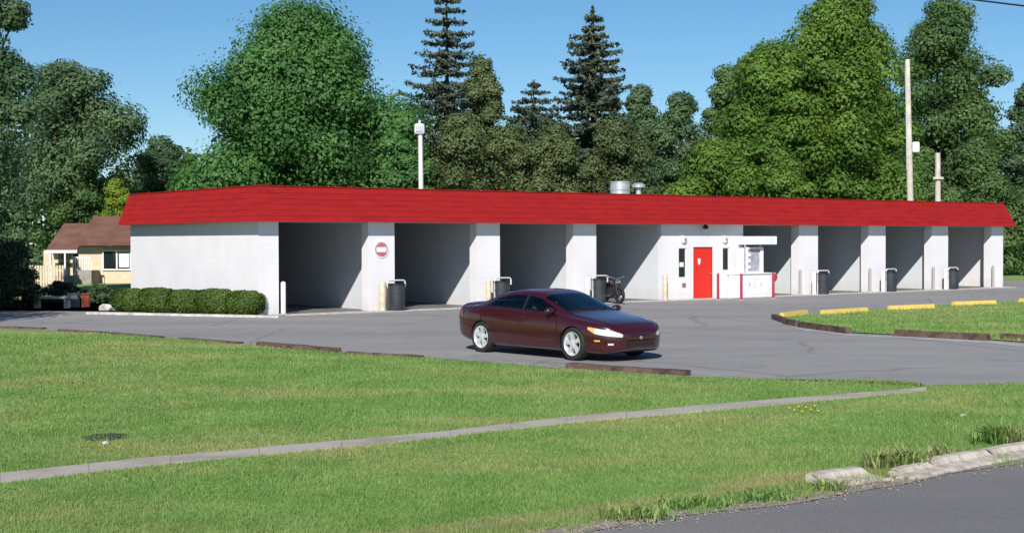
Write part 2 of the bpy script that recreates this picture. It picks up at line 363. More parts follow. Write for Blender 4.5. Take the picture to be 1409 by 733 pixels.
# dirt fringe between turf and road
fr = []
for p in road_edge[1:-1]: fr.append(p)
def offs(pts, d):
    out = []
    for i, p in enumerate(pts):
        t = (pts[min(i+1, len(pts)-1)] - pts[max(i-1, 0)]).normalized(); out.append(p + Vector((-t.y, t.x, 0)) * d)
    return out
dense = []
for i in range(1, len(road_edge)-1):
    for k in range(10): dense.append(road_edge[i].lerp(road_edge[i+1], k/10) if i+1 < len(road_edge) else road_edge[i])
tdir = [(dense[min(i+1, len(dense)-1)] - dense[max(i-1, 0)]).normalized() for i in range(len(dense))]
edge_pts = []
for i in range(len(dense)-1):
    for k in range(6): edge_pts.append((dense[i].lerp(dense[i+1], k/6), tdir[i]))
o1, o2 = [], []
for i, (p, t_) in enumerate(edge_pts):
    n_ = Vector((-t_.y, t_.x, 0)); ph = p.x * 3.1
    o1.append(p + n_ * (-0.05 - 0.05 * math.sin(ph) * math.sin(ph * 0.37) + random.uniform(-0.012, 0.012)))
    o2.append(p + n_ * (0.20 + random.uniform(-0.02, 0.02)))
flat('road_edge_dirt', o1 + o2[::-1], 0.012, M_dirt)
# sidewalk
sw_t = ((-300, 671), (0, 653), (235, 628.5), (470, 608), (620, 594), (780, 575.5), (940, 561), (1100, 548.5), (1200, 540.5), (1275, 533.5))
sw_b = ((-300, 689), (0, 665), (235, 638), (470, 616.5), (620, 601.5), (780, 582.5), (940, 569.0), (1100, 555.0), (1200, 545.5), (1275, 537.5))
swt = [G(*p) for p in sw_t]; swb = [G(*p) for p in sw_b]
sb = MB()
for i in range(len(swt)-1):
    nseg = max(1, int(round((swt[i+1]-swt[i]).length / 1.2)))
    for k in range(nseg):
        f0, f1 = k/nseg + 0.0012, (k+1)/nseg - 0.0012
        q = [swb[i].lerp(swb[i+1], f0), swb[i].lerp(swb[i+1], f1), swt[i].lerp(swt[i+1], f1), swt[i].lerp(swt[i+1], f0)]
        sb.prism([(p.x, p.y) for p in q], -0.05, 0.022 + random.uniform(-0.004, 0.006))
M_side = mat('sidewalk', (0.40, 0.36, 0.32), 0.9, col2=(0.27, 0.235, 0.20), vscale=1.5, bump=0.3, ramp=(0.45, 0.75))
tag(sb.build('sidewalk', M_side), kind='structure')

# ------------------------------------------------------------------ the car wash building
H = 2.95
wash = empty('car_wash', A, math.atan2(u.y, u.x), 'long white block self-service car wash with red mansard roof and open bays', 'car wash')
colpx = [(356, 383.5), (507, 543), (656, 688), (789, 820.5), (910, 1022.5), (1099, 1125.5), (1195, 1218.5), (1282, 1304.5), (1364, 1380)]
cols = [(su(a), su(c)) for a, c in colpx]; cols[0] = (0.0, cols[0][1]); cols[-1] = (cols[-1][0], LEN)
print('cols', [(round(a, 2), round(c, 2)) for a, c in cols])
CD = 0.42    # column depth
T = 0.20
# outer walls
MB().box(0, T, 0.0, DEP, 0, 3.5).build('end_wall', M_wall, wash)
MB().box(LEN - T, LEN, CD + 0.002, DEP, 0, 3.5).build('end_wall', M_wall, wash)
MB().box(T + 0.002, LEN - T - 0.002, DEP - T, DEP - 0.002, 0, 3.5).build('back_wall', M_wall, wash)
for i, (a, c) in enumerate(cols):
    if i == 4: continue
    x0, x1 = (a + T + 0.002 if i == 0 else a), (c)
    MB().box(x0, x1, 0.0, CD, 0, H + 0.4).build('column', M_wall, wash)
    if 0 < i < 8:
        m_ = (a + c) / 2
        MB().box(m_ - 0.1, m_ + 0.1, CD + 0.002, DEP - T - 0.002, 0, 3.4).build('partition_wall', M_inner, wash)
# inner faces of the bays' outermost walls are plain wall (already there); office block with openings
a, c = cols[4]
dx0, dx1 = su(954), su(981); wl0, wl1 = su(934), su(944.5); wr0, wr1 = su(994.5), su(1003.5)
DH = 2.06; WZ0, WZ1 = 0.86, 2.02
ob = MB()
xs = [a, wl0, wl1, dx0, dx1, wr0, wr1, c]
ob.box(xs[0], xs[1], 0, T, 0, H + 0.4)
ob.box(xs[1], xs[2], 0, T, 0, WZ0); ob.box(xs[1], xs[2], 0, T, WZ1, H + 0.4)
ob.box(xs[2], xs[3], 0, T, 0, H + 0.4)
ob.box(xs[3], xs[4], 0, T, DH, H + 0.4)
ob.box(xs[4], xs[5], 0, T, 0, H + 0.4)
ob.box(xs[5], xs[6], 0, T, 0, WZ0 + 0.25); ob.box(xs[5], xs[6], 0, T, WZ1, H + 0.4)
ob.box(xs[6], xs[7], 0, T, 0, H + 0.4)
bmesh.ops.remove_doubles(ob.bm, verts=ob.bm.verts, dist=0.0005)
ob.build('office_wall', M_wall, wash)
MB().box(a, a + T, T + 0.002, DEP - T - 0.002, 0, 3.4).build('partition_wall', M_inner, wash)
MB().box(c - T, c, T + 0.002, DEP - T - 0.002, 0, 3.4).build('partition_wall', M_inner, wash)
door = MB().box(dx0 + 0.05, dx1 - 0.05, 0.05, 0.10, 0.03, DH - 0.05).build('door', M_rdoor, wash, bevel=0.004)
MB().box(dx0 + 0.14, dx1 - 0.14, 0.044, 0.049, 0.2, 0.95).build('panel', M_rdoor, door)
f = MB(); f.box(dx0 + 0.002, dx0 + 0.048, 0.03, 0.12, 0.0, DH - 0.002); f.box(dx1 - 0.048, dx1 - 0.002, 0.03, 0.12, 0.0, DH - 0.002); f.box(dx0 + 0.05, dx1 - 0.05, 0.03, 0.12, DH - 0.048, DH - 0.002)
f.build('frame', mat('red_frame', (0.45, 0.02, 0.015), 0.5), door)
MB().lathe([(0.001, 0.0), (0.03, 0.0), (0.035, -0.03), (0.02, -0.06), (0.001, -0.065)], 12, (dx1 - 0.13, 0.045, 1.0), 'Y').build('handle', M_chrome, door, smooth=True)
b_ = MB(); b_.box(dx0 + 0.30, dx0 + 0.44, 0.042, 0.0475, 1.42, 1.60); b_.box(dx0 + 0.33, dx0 + 0.41, 0.040, 0.0465, 1.36, 1.415); b_.build('notice', M_white, door)
for (q0, q1, z0) in ((wl0, wl1, WZ0), (wr0, wr1, WZ0 + 0.25)):
    wn = MB().box(q0 + 0.03, q1 - 0.03, 0.07, 0.085, z0 + 0.03, WZ1 - 0.03).build('window', M_glass, wash)
    f = MB(); f.box(q0 + 0.001, q0 + 0.03, 0.04, 0.11, z0 + 0.001, WZ1 - 0.001); f.box(q1 - 0.03, q1 - 0.001, 0.04, 0.11, z0 + 0.001, WZ1 - 0.001)
    f.box(q0 + 0.031, q1 - 0.031, 0.04, 0.11, z0 + 0.001, z0 + 0.03); f.box(q0 + 0.031, q1 - 0.031, 0.04, 0.11, WZ1 - 0.03, WZ1 - 0.001)
    f.build('frame', M_galv, wn)
    if z0 == WZ0: MB().box(q0 + 0.10, q1 - 0.10, 0.060, 0.068, 1.28, 1.46).build('sticker', M_white, wn)
for px in (940, 996.5):
    x = su(px)
    l = MB().lathe([(0.001, 0.0), (0.15, 0.0), (0.16, -0.03), (0.145, -0.07), (0.10, -0.10), (0.001, -0.115)], 20, (x, -0.002, 2.35), 'Y').build('wall_lamp', M_white, wash, smooth=True)
    MB().lathe([(0.001, -0.117), (0.05, -0.117), (0.045, -0.14), (0.001, -0.15)], 14, (x, -0.002, 2.37), 'Y').build('lens', mat('grey_lens', (0.2, 0.2, 0.2), 0.3), l, smooth=True)
x = su(940.5); MB().box(x - 0.09, x + 0.09, -0.05, -0.002, 0.50, 0.64).build('hose_bib_box', mat('brownish', (0.25, 0.13, 0.12), 0.6), wash, bevel=0.008)
x = su(966); MB().lathe([(0.001, 0.12), (0.06, 0.12), (0.12, 0.0), (0.10, -0.05), (0.001, -0.07)], 16, (x, -0.2, H - 0.12)).build('soffit_lamp', M_blk, wash, smooth=True)
# floor slab + apron, ceiling, flat roof
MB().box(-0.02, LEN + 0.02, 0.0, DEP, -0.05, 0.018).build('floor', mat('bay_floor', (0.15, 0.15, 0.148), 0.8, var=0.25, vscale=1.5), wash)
MB().box(cols[0][1], LEN + 0.02, -0.75, -0.005, -0.05, 0.022).build('apron', M_conc_l, wash)
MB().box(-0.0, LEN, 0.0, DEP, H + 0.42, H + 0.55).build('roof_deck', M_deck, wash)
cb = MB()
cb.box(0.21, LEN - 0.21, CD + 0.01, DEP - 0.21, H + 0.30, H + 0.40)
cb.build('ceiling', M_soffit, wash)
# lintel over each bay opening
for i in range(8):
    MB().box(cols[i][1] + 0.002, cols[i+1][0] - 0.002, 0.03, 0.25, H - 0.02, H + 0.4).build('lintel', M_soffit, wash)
# mansard: lapped courses, built round the eave rectangle
OV = 0.43; TOPZ = 4.05; SET = 0.42
def course(k, n):
    bt, tp = k / n, (k + 1) / n
    lap = 0.020
    z0 = H + (TOPZ - H) * bt; z1 = H + (TOPZ - H) * tp + 0.02
    o0 = OV - SET * bt + lap; o1 = OV - SET * tp + 0.002
    return (o0, z0), (o1, z1)
fb = MB(); NC = 6
for k in range(NC):
    (o0, z0), (o1, z1) = course(k, NC)
    def ring(o, z): return [(-o, -o, z), (LEN + o, -o, z), (LEN + o, DEP + 0.04 + o * 0.2, z), (-o, DEP + 0.04 + o * 0.2, z)]
    r0, r1 = ring(o0, z0), ring(o1, z1); r2 = ring(o0 - 0.03, z0)
    for j in range(4):
        fb.poly([r0[j], r0[(j+1) % 4], r1[(j+1) % 4], r1[j]])
        fb.poly([r2[j], r2[(j+1) % 4], r0[(j+1) % 4], r0[j]])
fas = fb.build('mansard_roof', M_red, wash)
e0 = OV - 0.012
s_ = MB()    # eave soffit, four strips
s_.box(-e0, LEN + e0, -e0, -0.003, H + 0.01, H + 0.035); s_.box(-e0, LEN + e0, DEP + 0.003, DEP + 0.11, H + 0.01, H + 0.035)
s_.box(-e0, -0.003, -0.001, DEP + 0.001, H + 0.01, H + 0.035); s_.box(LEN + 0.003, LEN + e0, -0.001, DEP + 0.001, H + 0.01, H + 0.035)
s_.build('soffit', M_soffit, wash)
ot = OV - SET
c_ = MB()
for (x0, x1, y0, y1) in ((-ot - 0.03, LEN + ot + 0.03, -ot - 0.03, -ot + 0.12), (-ot - 0.03, LEN + ot + 0.03, DEP + ot - 0.09, DEP + 0.05), (-ot - 0.03, -ot + 0.12, -ot + 0.121, DEP + ot - 0.121), (LEN + ot - 0.12, LEN + ot + 0.03, -ot + 0.121, DEP + ot - 0.121)):
    c_.box(x0, x1, y0, y1, TOPZ + 0.018, TOPZ + 0.05)
c_.build('roof_cap', M_red, wash)
for (x0, x1, y0, y1) in ((0.0, LEN, 0.0, 0.1),):
    pass
MB().box(0.1, LEN - 0.1, 0.08, 0.14, H + 0.56, TOPZ - 0.02).build('parapet', M_deck, wash)

# roof vents
def vent(px, pw, y0, y1, name, label, shape):
    x = su(px) + 2.0; loc = W(x, 3.0, H + 0.55)
    # keep the photo column: place where the ray meets y = 3 m behind the front
    d = ray(px, y1); t = ((A + v * 3.0).dot(v)) / d.dot(v); q = Vector((d.x, d.y, 0)) * t
    ztop = CAMH + ray(px, y0).z / ray(px, y0).y * q.y
    rr = pw / 2 / FPX * q.y
    e = empty(name, (q.x, q.y, H + 0.55), 0, label, 'roof vent')
    h = ztop - (H + 0.55)
    if shape == 0:
        MB().lathe([(rr * 0.97, 0), (rr * 0.97, h - 0.05), (rr * 1.03, h - 0.04), (rr * 1.03, h), (0.001, h + 0.02)], 28).build('drum', M_galv, e, smooth=True)
        MB().lathe([(rr * 1.0, h * 0.72), (rr * 1.03, h * 0.72), (rr * 1.03, h * 0.76), (rr * 1.0, h * 0.76)], 28).build('band', M_galv, e)
    else:
        MB().lathe([(rr * 0.4, 0), (rr * 0.4, h - 0.16)], 16).build('pipe', M_galv, e, smooth=True)
        MB().lathe([(0.001, h - 0.2), (rr, h - 0.18), (rr, h - 0.08), (rr * 0.6, h), (0.001, h + 0.02)], 20).build('cap', M_galv, e, smooth=True)
vent(853, 28, 250, 264, 'roof_vent', 'wide silver drum vent on the red-edged flat roof', 0)
vent(878.5, 19, 252, 264, 'roof_vent', 'small mushroom-capped pipe vent on the roof right of the drum', 1)

# ------------------------------------------------------------------ things at the bays
ang = math.atan2(u.y, u.x)
# round sign
x = su(524.5)
sg = empty('round_sign', W(x, -0.004, 2.05), ang, 'round red and white sign on the column between first and second bays', 'sign')
MB().lathe([(0.001, -0.02), (0.29, -0.02), (0.29, 0.0), (0.001, 0.0)], 36, (0, 0, 0), 'Y').build('plate', M_white, sg)
M_sred = mat('sign_red', (0.46, 0.14, 0.18), 0.5, var=0.15, vscale=8)
rb = MB()
for k in range(40):
    a0, a1 = 2*math.pi*k/40, 2*math.pi*(k+1)/40
    p = [(r_*math.cos(a_), -0.023, r_*math.sin(a_)) for r_, a_ in ((0.205, a0), (0.245, a0), (0.245, a1), (0.205, a1))]; rb.poly(p)
rb.build('ring', M_sred, sg)
rb = MB()
for sgn in (1, -1):
    th0 = math.asin(0.085 / 0.20); pts = []
    for k in range(17):
        t_ = th0 + (math.pi - 2*th0) * k / 16; pts.append((0.20*math.cos(t_), -0.026, sgn * 0.20*math.sin(t_)))
    rb = MB(); rb.poly(pts); rb.build('segment', M_sred, sg)

# bins, each under a white pipe guard
def make_bin():
    e = empty('trash_bin', (0, 0, 0), 0)
    MB().lathe([(0.001, 0.0), (0.26, 0.0), (0.275, 0.03), (0.28, 0.28), (0.29, 0.285), (0.29, 0.31), (0.28, 0.315), (0.285, 0.56), (0.295, 0.565), (0.295, 0.59), (0.285, 0.595), (0.29, 0.84), (0.26, 0.84), (0.25, 0.5), (0.001, 0.45)], 24).build('drum', M_bin, e, smooth=True)
    MB().lathe([(0.29, 0.845), (0.305, 0.85), (0.305, 0.885), (0.27, 0.90), (0.20, 0.90), (0.20, 0.87), (0.27, 0.86)], 24).build('rim', M_blk, e, smooth=True)
    return e
M_gd = mat('chipped_white', (0.60, 0.58, 0.56), 0.6, var=0.15, vscale=8)
def make_guard():
    e = empty('pipe_guard', (0, 0, 0), 0)
    MB().tube([(-0.36, 0, 0), (-0.36, 0, 0.93), (-0.30, 0, 0.99), (-0.24, 0, 1.0)], 0.032, 10).build('post', M_gd, e, smooth=True)
    MB().tube([(-0.241, 0, 1.0), (0.26, 0, 1.0), (0.33, 0, 0.985), (0.36, 0, 0.93)], 0.028, 10).build('top_rail', M_gd, e, smooth=True)
    MB().tube([(0.36, 0, 0.929), (0.36, 0, 0.76)], 0.028, 10).build('end_drop', M_gd, e, smooth=True)
    return e
def make_bollard(m, r=0.085, h=0.95):
    e = empty('bollard', (0, 0, 0), 0)
    MB().lathe([(r, 0), (r, h), (r * 0.8, h + 0.04), (r * 0.4, h + 0.06), (0.001, h + 0.065)], 16).build('post', m, e, smooth=True)
    MB().lathe([(r + 0.05, 0.0), (r + 0.05, 0.02), (r, 0.03)], 16).build('footing', M_conc, e)
    return e
bin0 = make_bin(); gd0 = make_guard(); first = True
where = {1: 'beside the round sign column', 2: 'just behind the tail of the maroon car', 3: 'behind the maroon car windshield, beside the motorcycle',
         5: 'at the first column right of the red door', 6: 'at the second column right of the red door', 7: 'at the third column right of the red door'}
binpx = {1: 536, 2: 680, 3: 814, 5: 1121, 6: 1214.5, 7: 1300}
for i in (1, 2, 3, 5, 6, 7):
    bo = bin0 if first else copy_tree(bin0); gu = gd0 if first else copy_tree(gd0); first = False
    x = su(binpx[i])
    bo.location = W(x, -0.42, 0.022); bo.rotation_euler.z = ang + i
    tag(bo, 'dark grey drum trash bin ' + where[i], 'trash bin', 'trash bins at the wash bays')
    gu.location = W(x + 0.08, -0.40, 0.022) if i != 1 else W(x + 0.0, -0.40, 0.022); gu.rotation_euler.z = ang
    if i != 1: pass
    tag(gu, 'white pipe guard over the bin ' + where[i], 'pipe guard', 'pipe guards over the bins')
    if i == 1:
        bl = make_bollard(M_cream, 0.11, 0.92); bl.location = W(su(514), -0.55, 0.022)
        tag(bl, 'tan stubby bollard left of the bin at the round sign column', 'bollard')
    else:
        bl = make_bollard(M_cream if i == 2 else M_white, 0.085, 0.9); bl.location = W(x - 0.62, -0.50, 0.022)
        tag(bl, ('off-white' if i != 2 else 'cream') + ' bollard left of the bin ' + where[i], 'bollard', 'pale bollards at the columns')
bl = make_bollard(M_wall, 0.08, 0.98); bl.location = W(cols[0][1] + 0.0, -0.30, 0.022); tag(bl, 'white bollard at the near corner column of the car wash', 'bollard')
bl = make_bollard(M_cream, 0.09, 0.95); bl.location = W(su(909), -0.25, 0.022); tag(bl, 'cream bollard at the left corner of the office wall', 'bollard')
M_gpost = mat('grey_post', (0.33, 0.32, 0.31), 0.7)
for i, wh in ((5, 'first column right of the red door'), (6, 'second column right of the red door'), (7, 'third column right of the red door'), (8, 'last column at the right end')):
    bl = make_bollard(M_gpost, 0.06, 1.0); bl.location = W(cols[i][0] - 0.08, -0.15, 0.022)
    tag(bl, 'slim grey bollard at the left edge of the ' + wh, 'bollard', 'grey bollards by the right-hand bays')
# red bollards before the kiosk
for px, py, wh in ((988, 412.5, 'right of the red door'), (1020, 413, 'in front of the white change counter'), (1064, 411, 'right of the white change counter')):
    bl = make_bollard(M_rpost, 0.055, 0.98); bl.location = G(px, py) + Vector((0, 0, 0.006)); tag(bl, 'thin dark red bollard ' + wh, 'bollard', 'red bollards by the office')
q = W(su(1056), -0.35, 0.0)
dc = empty('hose_reel', q, ang, 'round dull red reel on a thin stand right of the change counter', 'reel')
MB().lathe([(0.001, -0.05), (0.17, -0.05), (0.19, -0.03), (0.19, 0.03), (0.17, 0.05), (0.001, 0.05)], 22, (0, 0, 0.80), 'Y').build('disc', mat('dull_red', (0.33, 0.06, 0.09), 0.6), dc, smooth=True)
MB().tube([(0, 0, 0.0), (0, 0, 0.62)], 0.03, 8).build('stand', M_blk, dc)
# change / vending kiosk
kq = W(su(1000), -0.72, 0.022)
kx1 = su(1046.5) - su(1000)
ki = empty('change_kiosk', kq, ang, 'white change counter with vending machine and header board beside the red door', 'kiosk')
MB().box(0.0, kx1, 0.0, 0.62, 0, 0.93).build('cabinet', M_white, ki, bevel=0.01)
cp = MB(); cp.box(-0.04, kx1 + 0.05, -0.05, 0.66, 0.932, 0.975); cp.build('counter_top', M_white, ki, bevel=0.006)
for k in range(3):
    w_ = kx1 / 3; p_ = MB().box(k * w_ + 0.06, (k + 1) * w_ - 0.06, -0.012, -0.001, 0.12, 0.82).build('cabinet_door', M_white, ki, bevel=0.003)
    MB().box((k + 1) * w_ - 0.14, (k + 1) * w_ - 0.10, -0.03, -0.0125, 0.45, 0.58).build('handle', M_galv, p_)
mx0 = su(1012) - su(1000); mx1 = su(1035) - su(1000)
ma = MB().box(mx0, mx1, 0.16, 0.60, 0.977, 2.02).build('machine', mat('machine_grey', (0.34, 0.36, 0.40), 0.4, var=0.2, vscale=6), ki, bevel=0.012)
f = MB(); f.box(mx0, mx0 + 0.08, 0.10, 0.158, 0.98, 2.02); f.box(mx1 - 0.16, mx1, 0.10, 0.158, 0.98, 2.02); f.box(mx0 + 0.081, mx1 - 0.161, 0.10, 0.158, 1.94, 2.02); f.box(mx0 + 0.081, mx1 - 0.161, 0.10, 0.158, 0.98, 1.04)
f.build('frame', M_white, ma)
for k in range(3): MB().box(mx0 + 0.14 , mx0 + 0.26, 0.13, 0.157, 1.15 + k * 0.25, 1.28 + k * 0.25).build('button', M_white, ma)
MB().box(mx0 - 0.28, mx0 - 0.10, 0.14, 0.40, 0.977, 1.98).build('side_panel', M_white, ki, bevel=0.006)
bx = MB().box(su(1012) - su(1000), su(1047) - su(1000), -0.16, 0.55, 2.12, 2.46).build('header_board', M_white, ki, bevel=0.012)
MB().box(mx0 + 0.02, mx0 + 0.08, 0.2, 0.26, 2.022, 2.118).build('bracket', M_galv, ki); MB().box(mx1 - 0.08, mx1 - 0.02, 0.2, 0.26, 2.022, 2.118).build('bracket', M_galv, ki)

# ------------------------------------------------------------------ edging: timbers, wheel stops, kerbs
def beam(name, p, q, wdt, h, m, label, cat, group=None, bevel=0.012, z0=0.0, jag=0.0):
    d = (q - p); L = d.length; mid = (p + q) / 2
    bb = MB(); n = max(2, int(L / 0.35))
    secs = []
    for i in range(n + 1):
        x = -L/2 + L * i / n; j = lambda: random.uniform(-jag, jag)
        secs.append([bb.bm.verts.new(c) for c in ((x, -wdt/2 + j(), 0), (x, wdt/2 + j(), 0), (x, wdt/2 - bevel + j(), h + j()), (x, -wdt/2 + bevel + j(), h + j()))])
    for i in range(n):
        for k in range(4): bb.bm.faces.new((secs[i][k], secs[i][(k+1) % 4], secs[i+1][(k+1) % 4], secs[i+1][k]))
    bb.bm.faces.new(secs[0][::-1]); bb.bm.faces.new(secs[-1])
    o = bb.build(name, m, loc=(mid.x, mid.y, z0), rz=math.atan2(d.y, d.x))
    return tag(o, label, cat, group)
tims = [((0 - 60, 449.5), (61, 453), 'at the far left lawn edge'), ((83, 455), (147, 459), 'second from the left along the lawn'), ((153, 459.5), (223, 465), 'third from the left along the lawn'),
        ((248, 467), (331, 473.5), 'thin and sunken, left of the thick reddish one'), ((357, 476), (465, 485), 'thick reddish one below the first wash bay'), ((479, 486.5), (580, 492), 'low one left of the maroon car'), ((782, 506.5), (947, 517.5), 'below the front of the maroon car')]
for k, (p, q, wh) in enumerate(tims):
    thick = k in (4, 6)
    beam('edging_timber', G(*p), G(*q), 0.19, 0.10 if thick else 0.05, M_timber, 'weathered brown edging timber, ' + wh, 'timber', 'timbers edging the lawns', jag=0.008)
tim2 = [((1065, 439), (1079, 444), 'short one at the island tip'), ((1080, 445.5), (1098, 449), 'second one from the island tip'), ((1101, 450), (1168, 459), 'long dark one near the island tip'), ((1232, 462), (1360, 468.5), 'longest one on the island edge'), ((1378, 467.5), (1480, 473), 'at the right picture edge')]
for p, q, wh in tim2:
    beam('edging_timber', G(*p), G(*q), 0.17, 0.15, M_timber, 'dark edging timber of the right island, ' + wh, 'timber', 'timbers edging the lawns', jag=0.008)
stops = [((1076, 438), (1109, 433.5), 'leftmost, at the island tip'), ((1131, 434), (1192, 430), 'second from the left'), ((1223, 427.5), (1284, 425), 'third from the left'), ((1311, 421.5), (1369, 419.5), 'fourth from the left'), ((1404, 417), (1466, 413), 'cut off by the right picture edge')]
for p, q, wh in stops:
    beam('wheel_stop', G(*p), G(*q), 0.17, 0.14, M_yellow, 'yellow painted concrete wheel stop, ' + wh, 'wheel stop', 'yellow wheel stops on the island', bevel=0.035, z0=0.03, jag=0.003)
# pale kerb strip before the hedge
kk = MB(); p, q = G(118, 432.2), G(383, 437.5); dd = (q - p).normalized(); nn = Vector((-dd.y, dd.x, 0))
kk.prism([(a_.x, a_.y) for a_ in (p, q, q + nn * 0.28, p + nn * 0.28)], 0.0, 0.07)
tag(kk.build('kerb', M_conc_l), 'low pale concrete kerb along the hedge bed', 'kerb')
# gravelly worn strip between timbers
ws = [G(*p) for p in ((470, 485.5), (580, 491.5), (782, 508), (948, 519.5), (1050, 522.5), (1050, 520), (948, 514), (782, 503), (640, 494.5), (580, 489.5), (470, 482.5))]
flat('worn_edge', ws, 0.011, mat('worn_edge', (0.30, 0.285, 0.28), 0.95, col2=(0.22, 0.18, 0.15), vscale=3, bump=0.5))
ws = [G(*p) for p in ((1070, 441), (1100, 452), (1168, 460), (1235, 463), (1360, 469.5), (1409, 474), (1600, 482), (1600, 486), (1409, 477.5), (1360, 472.5), (1235, 465.5), (1168, 462), (1100, 454))]
flat('island_gutter', ws, 0.011, mat('gutter', (0.36, 0.35, 0.345), 0.95, var=0.2, vscale=2))

# broken street kerb pieces
def kerb_piece(name, p, q, dep, h, label, seed, grp='broken kerb pieces by the road'):
    rr = random.Random(seed); d = q - p; L = d.length; n = max(3, int(L / 0.22)); bb = MB(); secs = []
    for i in range(n + 1):
        x = L * i / n; j = lambda s=0.004: rr.uniform(-s, s)
        e = 1.0 if 0 < i < n else 0.93
        prof = [(-0.06 + j(0.012), -0.01), (0.02 + j(), 0.03 * e), (0.17 + j(), h * 0.52 * e), (0.215 + j(0.004), h * e + j(0.003)), (dep * 0.8 + j(0.004), (h + 0.004) * e + j(0.003)), (dep + j(0.006), h * 0.99 * e + j(0.004)), (dep + 0.01, -0.02)]
        secs.append([bb.bm.verts.new((x + j(0.012) + (rr.uniform(-.03, .03) if e < 1 else 0), y_, z_)) for y_, z_ in prof])
    for i in range(n):
        for k in range(len(prof)-1): bb.bm.faces.new((secs[i][k], secs[i+1][k], secs[i+1][k+1], secs[i][k+1]))
    bb.bm.faces.new(secs[0]); bb.bm.faces.new(secs[-1][::-1])
    o = bb.build(name, M_kerb, loc=(p.x, p.y, 0.004), rz=math.atan2(d.y, d.x)); return tag(o, label, 'kerb', grp)
M_kerb = mat('worn_kerb', (0.50, 0.45, 0.40), 0.95, col2=(0.31, 0.255, 0.215), vscale=7, bump=0.6, bscale=25, ramp=(0.4, 0.7))
kerb_piece('kerb_piece', G(1146, 672), G(1214, 661), 0.34, 0.10, 'short broken concrete kerb piece standing alone in the verge', 3)
kerb_piece('kerb_piece', G(1262, 660), G(1304, 650), 0.30, 0.075, 'crumbled small kerb piece among weeds beside the road', 5)
kerb_piece('kerb_piece', G(1308, 650), G(1384, 635), 0.34, 0.10, 'long pale kerb piece at the right of the verge', 8)
kerb_piece('kerb_piece', G(1387, 634.5), G(1470, 621), 0.34, 0.10, 'kerb piece cut off by the right picture edge', 9)
def rock(name, c, s, m, label, cat, seed, group=None, sq=0.55):
    bb = MB(); bmesh.ops.create_icosphere(bb.bm, subdivisions=2, radius=s); rr = random.Random(seed)
    for v_ in bb.bm.verts:
        v_.co *= rr.uniform(0.75, 1.15); v_.co.z *= sq
    o = bb.build(name, m, loc=(c.x, c.y, c.z + s * sq * 0.5)); return tag(o, label, cat, group)
for k, (px, py, s) in enumerate(((1222, 662, 0.05), (1229, 656, 0.07), (1238, 660, 0.045), (1246, 655, 0.06), (1256, 660, 0.05))):
    rock('rubble', G(px, py), s, M_kerb, ['smallest left-hand', 'largest', 'flat lower', 'rounded upper', 'right-hand'][k] + ' rubble lump of the five between the kerb pieces', 'rubble', k, 'rubble lumps by the road')
rock('stone', G(148, 427), 0.30, M_conc_l, 'whitish stone lying left of the hedge', 'stone', 31, None, 0.55)

# ------------------------------------------------------------------ foliage builders
def quads(c, nrm, size, aspect=0.6):
    n = len(c)
    nrm = nrm / (np.linalg.norm(nrm, axis=1, keepdims=True) + 1e-9)
    t = rng.normal(size=(n, 3)); t -= nrm * np.sum(t * nrm, axis=1, keepdims=True); t /= (np.linalg.norm(t, axis=1, keepdims=True) + 1e-9)
    bt = np.cross(nrm, t)
    s = (size * rng.uniform(0.6, 1.35, n))[:, None]
    a = c + t * s; b2 = c + bt * s * aspect + t * s * 0.1; c2 = c - t * s; d = c - bt * s * aspect + t * s * 0.1
    return np.stack([a, b2, c2, d], axis=1).reshape(-1, 3)
def limb_mesh(mb, p0, p1, r0, r1, n=5, wob=0.25):
    pts = []
    for i in range(n + 1):
        f_ = i / n; p = p0.lerp(p1, f_)
        if 0 < i < n: p = p + Vector((random.uniform(-wob, wob), random.uniform(-wob, wob), random.uniform(-wob, wob) * 0.4))
        pts.append(p)
    mb.tube(pts, [r0 + (r1 - r0) * i / n for i in range(n + 1)], 8)
